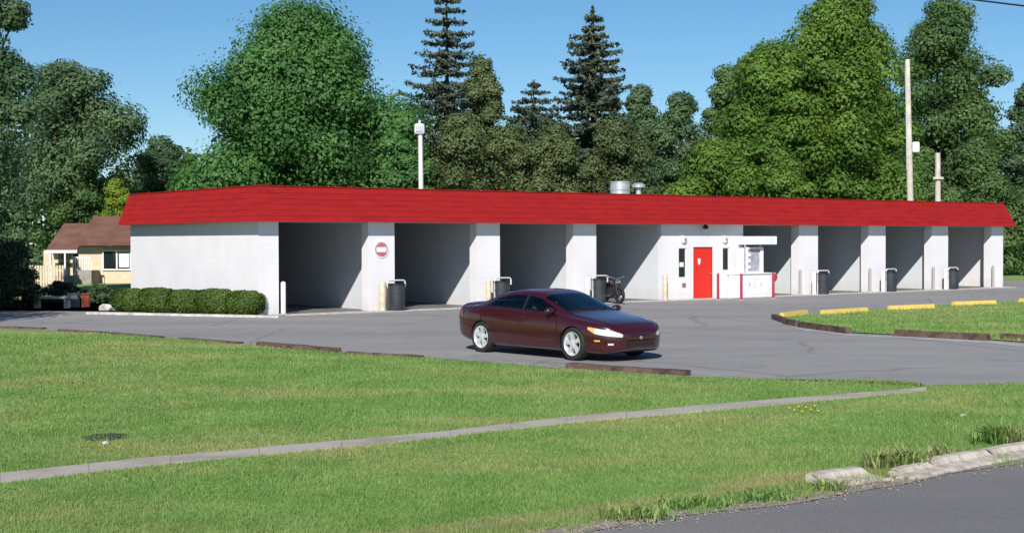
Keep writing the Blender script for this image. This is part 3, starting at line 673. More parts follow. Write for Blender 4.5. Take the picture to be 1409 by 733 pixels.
def broad_tree(name, base, H_, Wd, m, label, lobes=60, per=380, leaf=0.17, low=0.12, shape=1.0, seed=0, cat='tree', group='trees behind the car wash', trunk=True, upward=0.25, ragged=0.25, dy=0.8, fill=0.12):
    global rng; rng = np.random.default_rng(100 + seed); random.seed(100 + seed)
    e = empty(name, base, 0, label, cat, group)
    zc0, zc1 = H_ * low, H_; R_ = Wd / 2
    C, Rl = [], []
    lob_r = (0.19 + 0.16 * rng.random(lobes)) * min(R_, (zc1 - zc0) / 2) * 1.05
    strat = (rng.permutation(lobes) + rng.random(lobes)) / lobes
    for i in range(lobes):
        zf = strat[i] ** 0.80
        # crown envelope: widest at about 40 % of its height
        env = min(1.0, (zf / 0.22 + 0.25)) ** 0.5 * max(0.0, 1 - zf ** (4.3 - 1.3 * shape)) ** 0.5
        a_ = i * 2.39996 + rng.normal() * 0.5; rad = R_ * env * math.sqrt(rng.uniform(0.42, 1.0) if i % 4 else rng.uniform(0.0, 0.4)) * (1 + ragged * float(np.clip(rng.normal(), -1.5, 1.2)) * 0.5)
        rad = max(0, rad - lob_r[i] * 0.6)
        C.append((rad * math.cos(a_), rad * math.sin(a_) * dy, zc0 + (zc1 - zc0 - lob_r[i] * 0.7) * zf)); Rl.append(lob_r[i])
    C = np.array(C); Rl = np.array(Rl)
    per = int(per * 2.0); leaf = leaf * 0.74; idx = np.repeat(np.arange(lobes), per)
    d = rng.normal(size=(len(idx), 3)); d /= np.linalg.norm(d, axis=1, keepdims=True)
    rad = Rl[idx] * (rng.random(len(idx)) ** 0.30) * (1 + 0.22 * np.minimum(1.6, np.abs(rng.normal(size=len(idx)))) * (rng.random(len(idx)) < 0.07))
    sc = np.array([1.15, 1.15, 0.78])
    pts = C[idx] + d * rad[:, None] * sc
    pts[:, 2] += np.abs(rng.normal(size=len(idx))) * upward * Rl[idx] * 0.3
    nr = d + rng.normal(size=d.shape) * 0.30 + np.array([0, 0, 0.35])
    nf = int(len(idx) * fill)
    zf = rng.random(nf); env = np.minimum(1.0, zf / 0.22 + 0.25) ** 0.5 * (1 - zf ** 2.6) ** 0.55; a_ = rng.random(nf) * 2 * np.pi; rr = R_ * env * np.sqrt(rng.random(nf)) * 0.8
    p2 = np.stack([rr * np.cos(a_), rr * np.sin(a_) * dy, zc0 + (zc1 - zc0) * 0.93 * zf], 1)
    pts = np.concatenate([pts, p2]); nr = np.concatenate([nr, rng.normal(size=(nf, 3))])
    ok = pts[:, 2] > 0.1; pts, nr = pts[ok], nr[ok]
    np_mesh('crown', quads(pts, nr, leaf), 4, m, e)
    if trunk:
        tb = MB(); tr_ = 0.018 * H_ + 0.06
        tb.tube([(0, 0, -0.1), (0.05, 0, H_ * 0.1), (-0.05, 0.05, H_ * 0.3), (0.08, 0, H_ * 0.55), (0, 0, H_ * 0.8)], [tr_ * 1.35, tr_, tr_ * 0.85, tr_ * 0.55, tr_ * 0.15], 10)
        for k in range(min(18, lobes)):
            j = rng.integers(lobes); c = Vector(C[j]); z_ = max(H_ * 0.15, c.z * 0.55)
            limb_mesh(tb, Vector((0, 0, z_)), c, tr_ * 0.4, 0.03, 5, 0.2)
        tb.build('trunk', M_bark, e, smooth=True)
    return e
def spruce(name, base, H_, Rb, m, label, seed=0, gap=0.42, nb=9, leaf=0.13, low=0.02, open_top=0.0, pw=0.85, group='conifers behind the car wash'):
    global rng; rng = np.random.default_rng(500 + seed); random.seed(500 + seed)
    e = empty(name, base, 0, label, 'tree', group); P_, N_ = [], []
    z = H_ * low
    while z < H_ * 0.985:
        f_ = z / H_; L = Rb * (1 - f_) ** pw * (0.80 + 0.4 * rng.random()) + 0.12
        k_ = max(5, int(nb * (0.6 + 0.6 * (1 - f_))))
        a0 = rng.random() * 6.28
        for k in range(k_):
            a_ = a0 + 6.283 * k / k_ + rng.normal() * 0.22; l = L * rng.uniform(0.62, 1.15)
            n = max(14, int(l * 62 * (1 - 0.25 * open_top * f_)))
            t = rng.random(n) ** 0.75
            dirv = np.array([math.cos(a_), math.sin(a_), 0])
            droop = -0.38 * l * t + 0.30 * l * t ** 2.5
            side = np.array([-math.sin(a_), math.cos(a_), 0])
            wdt = 0.30 * l * (1 - t) ** 0.6 * rng.normal(size=n) * 0.55
            p = dirv * (t * l)[:, None] + side * wdt[:, None]
            p[:, 2] = z + droop + rng.normal(size=n) * 0.05 - np.abs(wdt) * 0.35 - rng.random(n) * 0.16 * (1 - open_top * 0.3)
            P_.append(p); N_.append(rng.normal(size=(n, 3)) * 0.5 + np.array([0, 0, 0.8]) + dirv * 0.5)
        z += gap * (1.0 + 0.5 * open_top * f_) * rng.uniform(0.8, 1.2)
    n = 60; zz = H_ * (0.93 + 0.07 * rng.random(n)); p = np.stack([rng.normal(size=n) * 0.05, rng.normal(size=n) * 0.05, zz], 1); P_.append(p); N_.append(rng.normal(size=(n, 3)))
    pts = np.concatenate(P_); nr = np.concatenate(N_); pts[:, 2] = np.maximum(pts[:, 2], 0.15)
    np_mesh('crown', quads(pts, nr, leaf, 0.42), 4, m, e)
    tb = MB(); r0 = 0.014 * H_ + 0.05
    tb.tube([(0, 0, -0.1), (0, 0, H_ * 0.5), (0, 0, H_ * 0.99)], [r0, r0 * 0.55, 0.02], 9); tb.build('trunk', M_bark, e, smooth=True)
    return e
def leaf_hedge(name, c, rx, ry, h, m, label, cat, seed, n=5000, leaf=0.035, group=None, rz=0.0, boxy=3.5):
    global rng; rng = np.random.default_rng(900 + seed)
    th = rng.normal(size=(n, 3)); th /= (np.sum(np.abs(th) ** boxy, axis=1, keepdims=True)) ** (1 / boxy)
    sc = np.array([rx, ry, h / 2]); r_ = rng.uniform(0.86, 1.0, n)[:, None]
    bump = 1 + 0.04 * np.sin(th[:, 0:1] * 9 + seed) * np.cos(th[:, 2:3] * 7)
    pts = th * sc * r_ * bump; pts[:, 2] += h / 2 + 0.02; ok = pts[:, 2] > 0.03
    o = np_mesh(name, quads(pts[ok], (th + rng.normal(size=th.shape) * 0.6)[ok], leaf), 4, m)
    # twiggy dark core, real volume of the bush
    cb_ = bmesh.new(); bmesh.ops.create_icosphere(cb_, subdivisions=3, radius=1)
    for v_ in cb_.verts:
        k = (sum(abs(q) ** boxy for q in v_.co)) ** (1 / boxy); v_.co = Vector((v_.co.x / k * rx * 0.86, v_.co.y / k * ry * 0.86, v_.co.z / k * h * 0.43 + h / 2 + 0.02))
    me = bpy.data.meshes.new('twigs'); cb_.to_mesh(me); cb_.free(); me.materials.append(M_twig); oc = bpy.data.objects.new('twigs', me); col.objects.link(oc); oc.parent = o
    o.location = c; o.rotation_euler.z = rz
    return tag(o, label, cat, group)
M_twig = mat('twigs', (0.035, 0.04, 0.018), 1.0, var=0.3, vscale=10, bump=0.8)
M_maple = leaf_mat('maple_leaves', (0.046, 0.130, 0.034), (0.135, 0.295, 0.080), 0.45, 0.35)
M_blgrn = leaf_mat('bluish_leaves', (0.070, 0.138, 0.066), (0.165, 0.255, 0.115), 0.45)
M_oak = leaf_mat('oak_leaves', (0.056, 0.135, 0.020), (0.195, 0.325, 0.055), 0.45)
M_oak2 = leaf_mat('cottonwood_leaves', (0.062, 0.135, 0.044), (0.165, 0.265, 0.085), 0.45)
M_spruce = leaf_mat('spruce_needles', (0.050, 0.072, 0.045), (0.125, 0.155, 0.095), 0.2)
M_spruce2 = leaf_mat('olive_needles', (0.060, 0.096, 0.034), (0.155, 0.195, 0.075), 0.3)
M_bright = leaf_mat('bright_leaves', (0.09, 0.16, 0.015), (0.24, 0.32, 0.035), 0.3)
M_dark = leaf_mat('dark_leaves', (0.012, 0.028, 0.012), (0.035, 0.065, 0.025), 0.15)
M_hedge = leaf_mat('hedge_leaves', (0.035, 0.075, 0.010), (0.105, 0.170, 0.028), 0.2, 1.2)
M_wood = leaf_mat('wood_leaves', (0.022, 0.055, 0.018), (0.075, 0.135, 0.040), 0.2, 0.12)

def at_px(px, depth): q = P(px, 331, depth); return Vector((q.x, q.y, 0.0))
def hgt(py, depth): return CAMH + (331.0 - py) / FPX * depth
def wid(pw, depth): return pw / FPX * depth
# big maple left of centre
D = 76; broad_tree('maple_tree', at_px(418, D), hgt(4, D), wid(352, D), M_maple, 'large dense dark green maple with rounded top behind the left bays', 80, 800, 0.15, 0.08, 0.85, 52, upward=0.6, fill=0.06, ragged=0.26)
D = 70; broad_tree('broadleaf_tree', at_px(556, D), hgt(150, D), wid(100, D), M_maple, 'smaller green tree filling between the maple and the pale lamp pole', 36, 360, 0.14, 0.15, 0.9, 2)
# left group
D = 60; broad_tree('broadleaf_tree', at_px(-34, D), hgt(-80, D), wid(190, D), M_blgrn, 'tall dark tree running up the left picture edge', 70, 380, 0.13, 0.03, 0.9, 3, group='trees on the left', ragged=0.3)
D = 92; broad_tree('broadleaf_tree', at_px(95, D), hgt(80, D), wid(215, D), M_blgrn, 'open blue-green tree with sky gaps above the house', 50, 330, 0.17, 0.30, 1.0, 4, group='trees on the left', ragged=0.6, fill=0.0)
D = 100; broad_tree('broadleaf_tree', at_px(222, D), hgt(185, D), wid(110, D), M_blgrn, 'low blue-green tree just left of the big maple', 36, 300, 0.16, 0.1, 0.9, 5, group='trees on the left')
D = 72; broad_tree('broadleaf_tree', at_px(2, D), hgt(215, D), wid(95, D), M_blgrn, 'rounded green tree left of the house at the picture edge', 44, 320, 0.12, 0.06, 1.0, 6, group='trees on the left')
D = 92; broad_tree('broadleaf_tree', at_px(105, D), hgt(215, D), wid(120, D), M_oak2, 'mid green tree directly behind the brown house roof', 40, 320, 0.14, 0.06, 1.0, 16, group='trees on the left')
D = 88; broad_tree('small_tree', at_px(160, D), hgt(242, D), wid(64, D), M_bright, 'small bright yellow-green tree peeking above the roof corner', 26, 320, 0.10, 0.1, 0.9, 7, group='trees on the left', ragged=0.1)
D = 84; broad_tree('small_tree', at_px(262, D), hgt(210, D), wid(60, D), M_oak, 'yellowish green small tree tucked under the maple left side', 22, 300, 0.12, 0.1, 0.9, 17, group='trees on the left')
# conifers
D = 88; spruce('spruce_tree', at_px(616, D), hgt(-28, D), wid(215, D) / 2, M_spruce, 'tall layered blue-grey spruce right of the pale lamp pole', 1, gap=0.50, nb=14, open_top=0.7, pw=0.60, leaf=0.13)
D = 80; broad_tree('cedar_tree', at_px(664, D), hgt(84, D), wid(88, D), M_spruce2, 'olive upright cedar leaning on the tall spruce', 46, 380, 0.12, 0.03, 0.35, 8, group='conifers behind the car wash', upward=1.2)
D = 100; spruce('spruce_tree', at_px(735, D), hgt(110, D), wid(340, D) / 2, M_spruce, 'small pale spruce between the two tall spruces', 2, gap=0.42, nb=15, open_top=0.4, pw=0.78)
D = 84; spruce('spruce_tree', at_px(816, D), hgt(10, D), wid(205, D) / 2, M_spruce, 'tall dark pointed spruce above the roof vents', 3, gap=0.42, nb=14, open_top=0.45, pw=0.62, leaf=0.15)
for k, (px, py, pw, wh) in enumerate(((630, 158, 150, 'under the tall spruce'), (702, 172, 130, 'between the two tall spruces'), (766, 172, 120, 'left of the pointed spruce'), (848, 158, 140, 'right of the pointed spruce, over the vents'))):
    D = 76 + k % 2 * 3; broad_tree('cedar_tree', at_px(px, D), hgt(py, D), wid(pw, D), M_spruce2, 'low dark olive cedar ' + wh, 36, 380, 0.12, 0.02, 0.5, 20 + k, group='conifers behind the car wash', upward=0.8, fill=0.25)
# right groups
D = 112; broad_tree('broadleaf_tree', at_px(882, D), hgt(118, D), wid(96, D), M_blgrn, 'distant grey-green tree right of the pointed spruce', 36, 300, 0.17, 0.1, 0.9, 9)
D = 106; broad_tree('broadleaf_tree', at_px(935, D), hgt(125, D), wid(110, D), M_blgrn, 'distant bluish tree left of the oak', 40, 300, 0.17, 0.1, 0.9, 10)
D = 100; broad_tree('broadleaf_tree', at_px(1000, D), hgt(88, D), wid(100, D), M_oak2, 'olive tree rising behind the left shoulder of the oak', 36, 300, 0.17, 0.1, 0.9, 11)
D = 86; broad_tree('oak_tree', at_px(1158, D), hgt(-14, D), wid(215, D), M_oak, 'huge bright green oak behind the right-hand bays', 120, 430, 0.16, 0.14, 0.8, 12, ragged=0.3)
D = 84; broad_tree('oak_tree', at_px(1062, D), hgt(58, D), wid(185, D), M_oak, 'bright green oak forming the left shoulder of the huge oak', 80, 400, 0.16, 0.1, 0.8, 19, ragged=0.3)
D = 80; broad_tree('broadleaf_tree', at_px(985, D), hgt(190, D), wid(160, D), M_oak, 'low bright green tree under the oak left side', 48, 360, 0.14, 0.03, 0.9, 13)
D = 80; broad_tree('broadleaf_tree', at_px(1075, D), hgt(205, D), wid(110, D), M_oak, 'low leafy tree under the middle of the oak', 36, 340, 0.14, 0.03, 0.9, 18)
D = 98; broad_tree('cottonwood_tree', at_px(1298, D), hgt(-2, D), wid(185, D), M_oak2, 'tall loose cottonwood behind the utility pole', 80, 340, 0.17, 0.2, 0.8, 14, ragged=0.45, fill=0.04)
D = 100; broad_tree('broadleaf_tree', at_px(1420, D), hgt(112, D), wid(130, D), M_blgrn, 'dark tree at the right picture edge', 50, 340, 0.17, 0.02, 0.9, 15)
for k, (px, py, pw, wh) in enumerate(((1185, 215, 110, 'left of the utility pole'), (1265, 200, 120, 'behind the utility pole'), (1345, 190, 130, 'above the right roof end'), (1425, 250, 110, 'beyond the right end wall'))):
    D = 92; broad_tree('broadleaf_tree', at_px(px, D), hgt(py, D), wid(pw, D), M_oak2 if k else M_oak, 'low dense tree ' + wh, 40, 340, 0.15, 0.01, 0.9, 30 + k)
# off-frame tree on the left that shades the left corner
broad_tree('broadleaf_tree', Vector((-21.0, 34, 0)), 15, 11, M_maple, 'leafy tree just outside the left picture edge', 46, 260, 0.2, 0.12, 0.9, 40, group='trees on the left')
# far wood closing the horizon
rng = np.random.default_rng(5)
n = 90000; aa = rng.uniform(-1, 1, n); yy = 135 + rng.uniform(0, 14, n); xx = aa * 90
top = 11.5 + 2.6 * np.sin(xx * 0.21) + 1.8 * np.sin(xx * 0.53 + 1) + 1.0 * np.sin(xx * 1.3 + 2)
zz = top * rng.random(n) ** 0.8
nr = rng.normal(size=(n, 3)) + np.array([0, -0.8, 0.5])
tag(np_mesh('far_woodland', quads(np.stack([xx, yy, zz], 1), nr, 0.34), 4, M_wood), 'far wood of mixed green trees closing the horizon', 'woodland', None, 'stuff')

# hedge by the left end wall
hp = [(172, 425.5), (214, 427), (260, 428.5), (300, 429.5), (333, 430)]
p0, p1 = G(150, 429), G(347, 435.2)
hd = (p1 - p0).normalized(); hz = math.atan2(hd.y, hd.x); hn = Vector((-hd.y, hd.x, 0)); HL = (p1 - p0).length
nH = 5; seg = HL / nH
hl = ['leftmost and loosest', 'second from the left', 'middle', 'second from the right', 'rightmost, nearest the corner column']
for k in range(nH):
    c_ = p0 + hd * (seg * (k + 0.5)) + hn * 0.36
    leaf_hedge('hedge_bush', c_, seg * 0.58, 0.36, 0.76 + 0.04 * (k % 2), M_hedge, 'clipped rounded green hedge bush, ' + hl[k], 'hedge bush', k, 9000, 0.034, 'hedge bushes along the left end wall', hz)
# dark shaded shrubs at the left
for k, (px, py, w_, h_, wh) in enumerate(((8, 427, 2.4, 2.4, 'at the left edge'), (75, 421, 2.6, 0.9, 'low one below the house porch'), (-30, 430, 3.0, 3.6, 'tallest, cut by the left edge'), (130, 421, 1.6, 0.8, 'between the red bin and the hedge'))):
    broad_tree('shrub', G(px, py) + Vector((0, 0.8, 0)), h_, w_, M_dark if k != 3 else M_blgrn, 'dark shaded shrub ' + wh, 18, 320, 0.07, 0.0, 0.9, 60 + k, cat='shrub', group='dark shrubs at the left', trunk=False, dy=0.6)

# ------------------------------------------------------------------ left background: house, bins
DH_ = 80
hs = empty('house', at_px(118, DH_), 0, 'low cream bungalow with brown roof behind the left end wall', 'house')
hx = lambda px: wid(px - 118, DH_); hz_ = lambda py: hgt(py + 1.7, DH_)
M_hw = mat('cream_siding', (0.62, 0.50, 0.36), 0.8, var=0.08); M_hr = mat('brown_shingle', (0.155, 0.072, 0.052), 0.9, var=0.2, vscale=1.2, bump=0.4)
MB().box(hx(108), hx(260), 0, 7, 0, hz_(335)).build('wall', M_hw, hs)
MB().box(hx(50), hx(106), 1.2, 6, 0, hz_(341)).build('wall', M_hw, hs)
def gable(x0, x1, y0, y1, ze, zr, parent, t=0.12):
    g = MB(); ym = (y0 + y1) / 2
    prof = [(y0, ze), (ym, zr), (y1, ze), (y1, ze + t), (ym, zr + t), (y0, ze + t)]
    aa_ = [g.bm.verts.new((x0, y_, z_)) for y_, z_ in prof]; bb_ = [g.bm.verts.new((x1, y_, z_)) for y_, z_ in prof]
    for i in range(6): g.bm.faces.new((aa_[i], aa_[(i+1) % 6], bb_[(i+1) % 6], bb_[i]))
    g.bm.faces.new(aa_[:3] ); g.bm.faces.new((aa_[0], aa_[2], aa_[3], aa_[4], aa_[5])) if False else None
    g.bm.faces.new([aa_[0], aa_[1], aa_[4], aa_[5]]); g.bm.faces.new([aa_[1], aa_[2], aa_[3], aa_[4]])
    g.bm.faces.new([bb_[0], bb_[1], bb_[4], bb_[5]]); g.bm.faces.new([bb_[1], bb_[2], bb_[3], bb_[4]]); g.bm.faces.new(bb_[:3])
    return g.build('roof', M_hr, parent)
gable(hx(108) - 0.1, hx(262), -0.7, 7.4, hz_(334), hz_(295), hs)
gable(hx(62), hx(107) - 0.12, 0.4, 6.4, hz_(340), hz_(305), hs)
wn = MB().box(hx(143), hx(179), -0.06, -0.01, hz_(366), hz_(342)).build('window', M_glass, hs)
f = MB(); f.box(hx(141), hx(143), -0.1, 0.0, hz_(368), hz_(340)); f.box(hx(179), hx(181), -0.1, 0.0, hz_(368), hz_(340)); f.box(hx(143), hx(179), -0.1, -0.002, hz_(368), hz_(366)); f.box(hx(143), hx(179), -0.1, -0.002, hz_(342), hz_(340)); f.box(hx(160), hx(162), -0.09, -0.062, hz_(366), hz_(342))
f.build('frame', M_white, wn)
MB().box(hx(164), hx(178), -0.085, -0.062, hz_(364), hz_(345)).build('curtain', mat('curtain', (0.6, 0.62, 0.66), 0.8), wn)
po = MB(); po.box(hx(68), hx(70), 0.0, 0.12, 0, hz_(344)); po.box(hx(88), hx(90), 0.0, 0.12, 0, hz_(344)); po.box(hx(62), hx(106), -0.02, 0.14, hz_(344), hz_(340)); po.build('porch_frame', M_white, hs)
MB().box(hx(71), hx(87), 1.14, 1.19, 0.4, hz_(346)).build('window', M_glass, hs)
MB().box(hx(92), hx(104), 1.12, 1.19, 0.1, hz_(346)).build('door', M_blk, hs)
st = MB(); st.box(hx(112), hx(137), -1.6, -0.05, 0, 0.75); st.box(hx(84), hx(111), -1.2, -0.05, 0, 0.45); st.build('porch_step', mat('porch_grey', (0.30, 0.26, 0.24), 0.9, var=0.15), hs)
rl = MB()
for k in range(9): x = hx(112) + (hx(137) - hx(112)) * k / 8; rl.box(x - 0.02, x + 0.02, -1.58, -1.54, 0.75, 1.45)
rl.box(hx(112), hx(137), -1.6, -1.52, 1.45, 1.52); rl.build('railing', M_white, hs)
pn = MB()
x0, x1 = G(46, 392).x, G(80, 392).x
fe = empty('picket_fence', P(63, 388, 72).to_2d().to_3d(), 0, 'short cream picket fence in front of the bungalow porch', 'fence')
for k in range(14): pn.box(-1.0 + k * 0.14, -0.9 + k * 0.14, 0, 0.03, 0.05, 1.15)
pn.build('pickets', M_hw, fe)
f = MB(); f.box(-1.0, 0.93, 0.032, 0.07, 0.3, 0.38); f.box(-1.0, 0.93, 0.032, 0.07, 0.85, 0.93); f.build('rails', M_hw, fe)
D = 66
rbn = empty('red_bin', G(118, 423), 0.1, 'small dull red bin left of the hedge', 'bin')
MB().prism([(-0.13, -0.13), (0.13, -0.13), (0.13, 0.13), (-0.13, 0.13)], 0.0, 0.46).build('body', mat('brick_red', (0.38, 0.07, 0.04), 0.7, var=0.2), rbn, bevel=0.02)
MB().box(-0.15, 0.15, -0.15, 0.15, 0.462, 0.51).build('lid', mat('dark_red', (0.22, 0.05, 0.04), 0.6), rbn, bevel=0.015)
gb = empty('utility_box', G(101, 423), 0.05, 'small blue-grey utility box left of the red bin', 'utility box')
MB().box(-0.18, 0.18, -0.15, 0.15, 0.0, 0.48).build('body', mat('bluegrey', (0.12, 0.17, 0.20), 0.6), gb, bevel=0.015)
MB().box(-0.20, 0.20, -0.17, 0.17, 0.482, 0.52).build('lid', mat('bluegrey2', (0.10, 0.14, 0.17), 0.6), gb, bevel=0.01)
sl = empty('bench_slab', G(72, 424), 0.0, 'low pale slab bench under the dark shrubs', 'bench')
MB().box(-0.75, 0.75, -0.2, 0.2, 0.34, 0.42).build('seat', M_conc_l, sl, bevel=0.01)
MB().box(-0.6, -0.45, -0.15, 0.15, 0.0, 0.338).build('leg', M_conc, sl); MB().box(0.45, 0.6, -0.15, 0.15, 0.0, 0.338).build('leg', M_conc, sl)

# ------------------------------------------------------------------ poles and wires
D = 62; lp = empty('lamp_post', at_px(581, D), 0, 'thin pale lamp post with white lamp head behind the roof', 'lamp post')
MB().tube([(0, 0, 0), (-wid(2, D), 0, hgt(184, D))], [0.13, 0.10], 10).build('pole', mat('pole_white', (0.68, 0.64, 0.60), 0.7), lp, smooth=True)
lhd = MB().box(-wid(3, D) - 0.21, -wid(3, D) + 0.21, -0.2, 0.2, hgt(184, D), hgt(170, D)).build('lamp_head', mat('lamp_white', (0.6, 0.63, 0.66), 0.4), lp, bevel=0.04)
MB().box(-wid(3, D) - 0.15, -wid(3, D) + 0.15, -0.24, -0.202, hgt(181, D), hgt(173, D)).build('lens', mat('lamp_lens', (0.45, 0.48, 0.5), 0.15), lhd, bevel=0.005)
MB().box(-wid(3, D) - 0.04, -wid(3, D) + 0.04, -0.04, 0.04, hgt(169.8, D), hgt(165, D)).build('photocell', M_galv, lp)
D = 73; up_ = empty('utility_pole', at_px(1255, D), 0, 'tall weathered pale utility pole with a white box', 'utility pole')
MB().tube([(0, 0, 0), (-wid(7, D), 0, hgt(84, D))], [0.19, 0.13], 10).build('pole', M_pole, up_, smooth=True)
MB().box(wid(0, D) - 0.02, wid(8.5, D), -0.2, 0.1, hgt(211, D), hgt(197, D)).build('transformer_box', M_white, up_, bevel=0.03)
MB().tube([(-wid(6, D) - 0.14, -0.05, hgt(100, D)), (-wid(3, D) - 0.17, -0.05, hgt(235, D))], 0.035, 6).build('conduit', M_galv, up_)
D = 71; u2 = empty('utility_pole', at_px(1291, D), 0, 'shorter half-hidden utility pole right of the tall one', 'utility pole')
MB().tube([(0, 0, 0), (-wid(1, D), 0, hgt(212, D))], [0.17, 0.13], 10).build('pole', M_pole, u2, smooth=True)
MB().box(-wid(9, D), wid(5, D), -0.25, -0.14, hgt(248, D), hgt(245, D)).build('crossarm', M_pole, u2)
a_, b2_ = P(1335, -0.5, 24), P(1409, 8.5, 23); dv = b2_ - a_
tag(MB().tube([a_ - dv * 9, a_, b2_, b2_ + dv * 9], 0.016, 6).build('power_line', M_blk), 'black overhead cable crossing the top right corner', 'cable')

# ------------------------------------------------------------------ the maroon car
M_paint = mat('maroon_paint', (0.040, 0.0018, 0.0042), 0.30, metal=0.0, coat=1.0)
M_lens = mat('headlamp', (0.62, 0.62, 0.57), 0.12, spec=0.9, coat=1.0)
M_amber = mat('amber', (0.72, 0.42, 0.10), 0.2, coat=1.0)
M_tail = mat('tail', (0.16, 0.004, 0.006), 0.15, coat=1.0)
M_cglass = bpy.data.materials.new('car_glass'); M_cglass.use_nodes = True
_n = M_cglass.node_tree; _n.nodes.remove(_n.nodes['Principled BSDF']); _o = _n.nodes['Material Output']
_t = _n.nodes.new('ShaderNodeBsdfTransparent'); _t.inputs[0].default_value = (0.36, 0.42, 0.41, 1)
_g = _n.nodes.new('ShaderNodeBsdfGlossy'); _g.inputs['Roughness'].default_value = 0.02; _g.inputs[0].default_value = (0.95, 0.97, 1, 1)
_f = _n.nodes.new('ShaderNodeFresnel'); _f.inputs[0].default_value = 1.7; _m = _n.nodes.new('ShaderNodeMixShader')
_n.links.new(_f.outputs[0], _m.inputs[0]); _n.links.new(_t.outputs[0], _m.inputs[1]); _n.links.new(_g.outputs[0], _m.inputs[2]); _n.links.new(_m.outputs[0], _o.inputs['Surface'])
CL = 4.80; FO = 0.98; WB = 2.78
ss = np.linspace(0, CL, 121)
def prof(keys, sm=5):
    ks = np.array(keys); y_ = np.interp(ss, ks[:, 0], ks[:, 1]); pad = np.pad(y_, sm, mode='edge'); k = np.hanning(2*sm+1+2)[1:-1]; k /= k.sum()
    r_ = np.convolve(pad, k, 'valid'); r_[0] = y_[0]; r_[-1] = y_[-1]; return r_
ztop = prof([(0, .54), (.06, .66), (.2, .73), (.5, .80), (.9, .865), (1.18, .915), (1.32, .96), (2.08, 1.265), (2.35, 1.325), (2.75, 1.340), (3.15, 1.315), (3.45, 1.25), (4.05, 1.035), (4.25, .995), (4.6, .975), (4.74, .93), (CL, .80)])
belt = prof([(0, .52), (.1, .635), (.3, .70), (.6, .75), (1.1, .80), (1.5, .85), (2.5, .90), (3.6, .935), (4.1, .935), (4.6, .91), (4.74, .86), (CL, .76)])
hw = prof([(0, .40), (.04, .56), (.12, .69), (.28, .795), (.55, .865), (.95, .905), (2.4, .915), (3.8, .905), (4.2, .875), (4.5, .83), (4.68, .76), (CL, .60)], 3)
zb = prof([(0, .27), (.08, .19), (.25, .15), (.8, .155), (3.9, .165), (4.4, .24), (4.7, .33), (CL, .42)])
def chaikin(p, it=2):
    for _ in range(it):
        q = [p[0]]
        for a2, c2 in zip(p[:-1], p[1:]): q += [0.75*a2 + 0.25*c2, 0.25*a2 + 0.75*c2]
        q.append(p[-1]); p = np.array(q)
    return p
def section(i):
    w_, b3, t_, z0 = hw[i], belt[i], ztop[i], zb[i]
    dz = max(t_ - b3, 0.015); c_ = min(1, dz / 0.36)
    wr = w_ * (0.80 - 0.125 * c_); zr = t_ - (0.25 * (1 - c_) * dz + 0.065 * c_)
    pts = [(0, z0), (w_*.80, z0), (w_*.955, z0 + .03), (w_*.985, z0 + .16), (w_, (z0 + b3) * .52), (w_*.99, b3 - .14), (w_*.968, b3 - .03), (w_*.925, b3 + .012), (w_*.88*(1-c_) + w_*.895*c_, b3 + dz*(.30*(1-c_)+.05*c_)), (wr + .03*c_, zr - .05*c_), (wr - .05*c_, zr + .03*c_), (wr*.62, t_ - .008), (wr*.3, t_), (0, t_)]
    return chaikin(np.array(pts, float))
secs = [section(i) for i in range(len(ss))]
NPt = len(secs[0])
def side_y(s, z):
    i = min(len(ss)-2, max(0, int(s / CL * (len(ss)-1)))); f_ = s / CL * (len(ss)-1) - i; o = []
    for j in (i, i+1):
        q = secs[j]; k = q[:, 0] > 0.30 * hw[j]; k[:12] &= True
        qq = q[k]; o.append(np.interp(z, qq[:, 1], qq[:, 0]))
    return o[0]*(1-f_) + o[1]*f_
def top_z(s, y):
    i = min(len(ss)-2, max(0, int(s / CL * (len(ss)-1)))); f_ = s / CL * (len(ss)-1) - i; o = []
    for j in (i, i+1):
        q = secs[j][NPt//2:][::-1]; o.append(np.interp(abs(y), q[:, 0], q[:, 1]))
    return o[0]*(1-f_) + o[1]*f_
def TI(arr, s): return float(np.interp(s, ss, arr))
cb_ = bmesh.new(); rows = []
for i in range(len(ss)):
    q = secs[i]; x = CL/2 - ss[i]
    rows.append([cb_.verts.new((x, y_, z_)) for y_, z_ in q] + [cb_.verts.new((x, -y_, z_)) for y_, z_ in q[1:-1][::-1]])
nr_ = len(rows[0])
for i in range(len(rows)-1):
    for k in range(nr_): cb_.faces.new((rows[i][k], rows[i][(k+1) % nr_], rows[i+1][(k+1) % nr_], rows[i+1][k]))
cb_.faces.new(rows[0]); cb_.faces.new(rows[-1][::-1]); bmesh.ops.recalc_face_normals(cb_, faces=cb_.faces)
me = bpy.data.meshes.new('body'); cb_.to_mesh(me); cb_.free(); me.materials.append(M_paint); me.materials.append(M_blk)
fw = G(793, 495.5); rw = G(665, 485.0)
car_dir = (fw - rw).normalized(); car_ang = math.atan2(car_dir.y, car_dir.x)
print('wheelbase meas', (fw - rw).length, 'heading', math.degrees(car_ang))
CAR_ANG = R(-49.5)
midw = (fw + rw) / 2
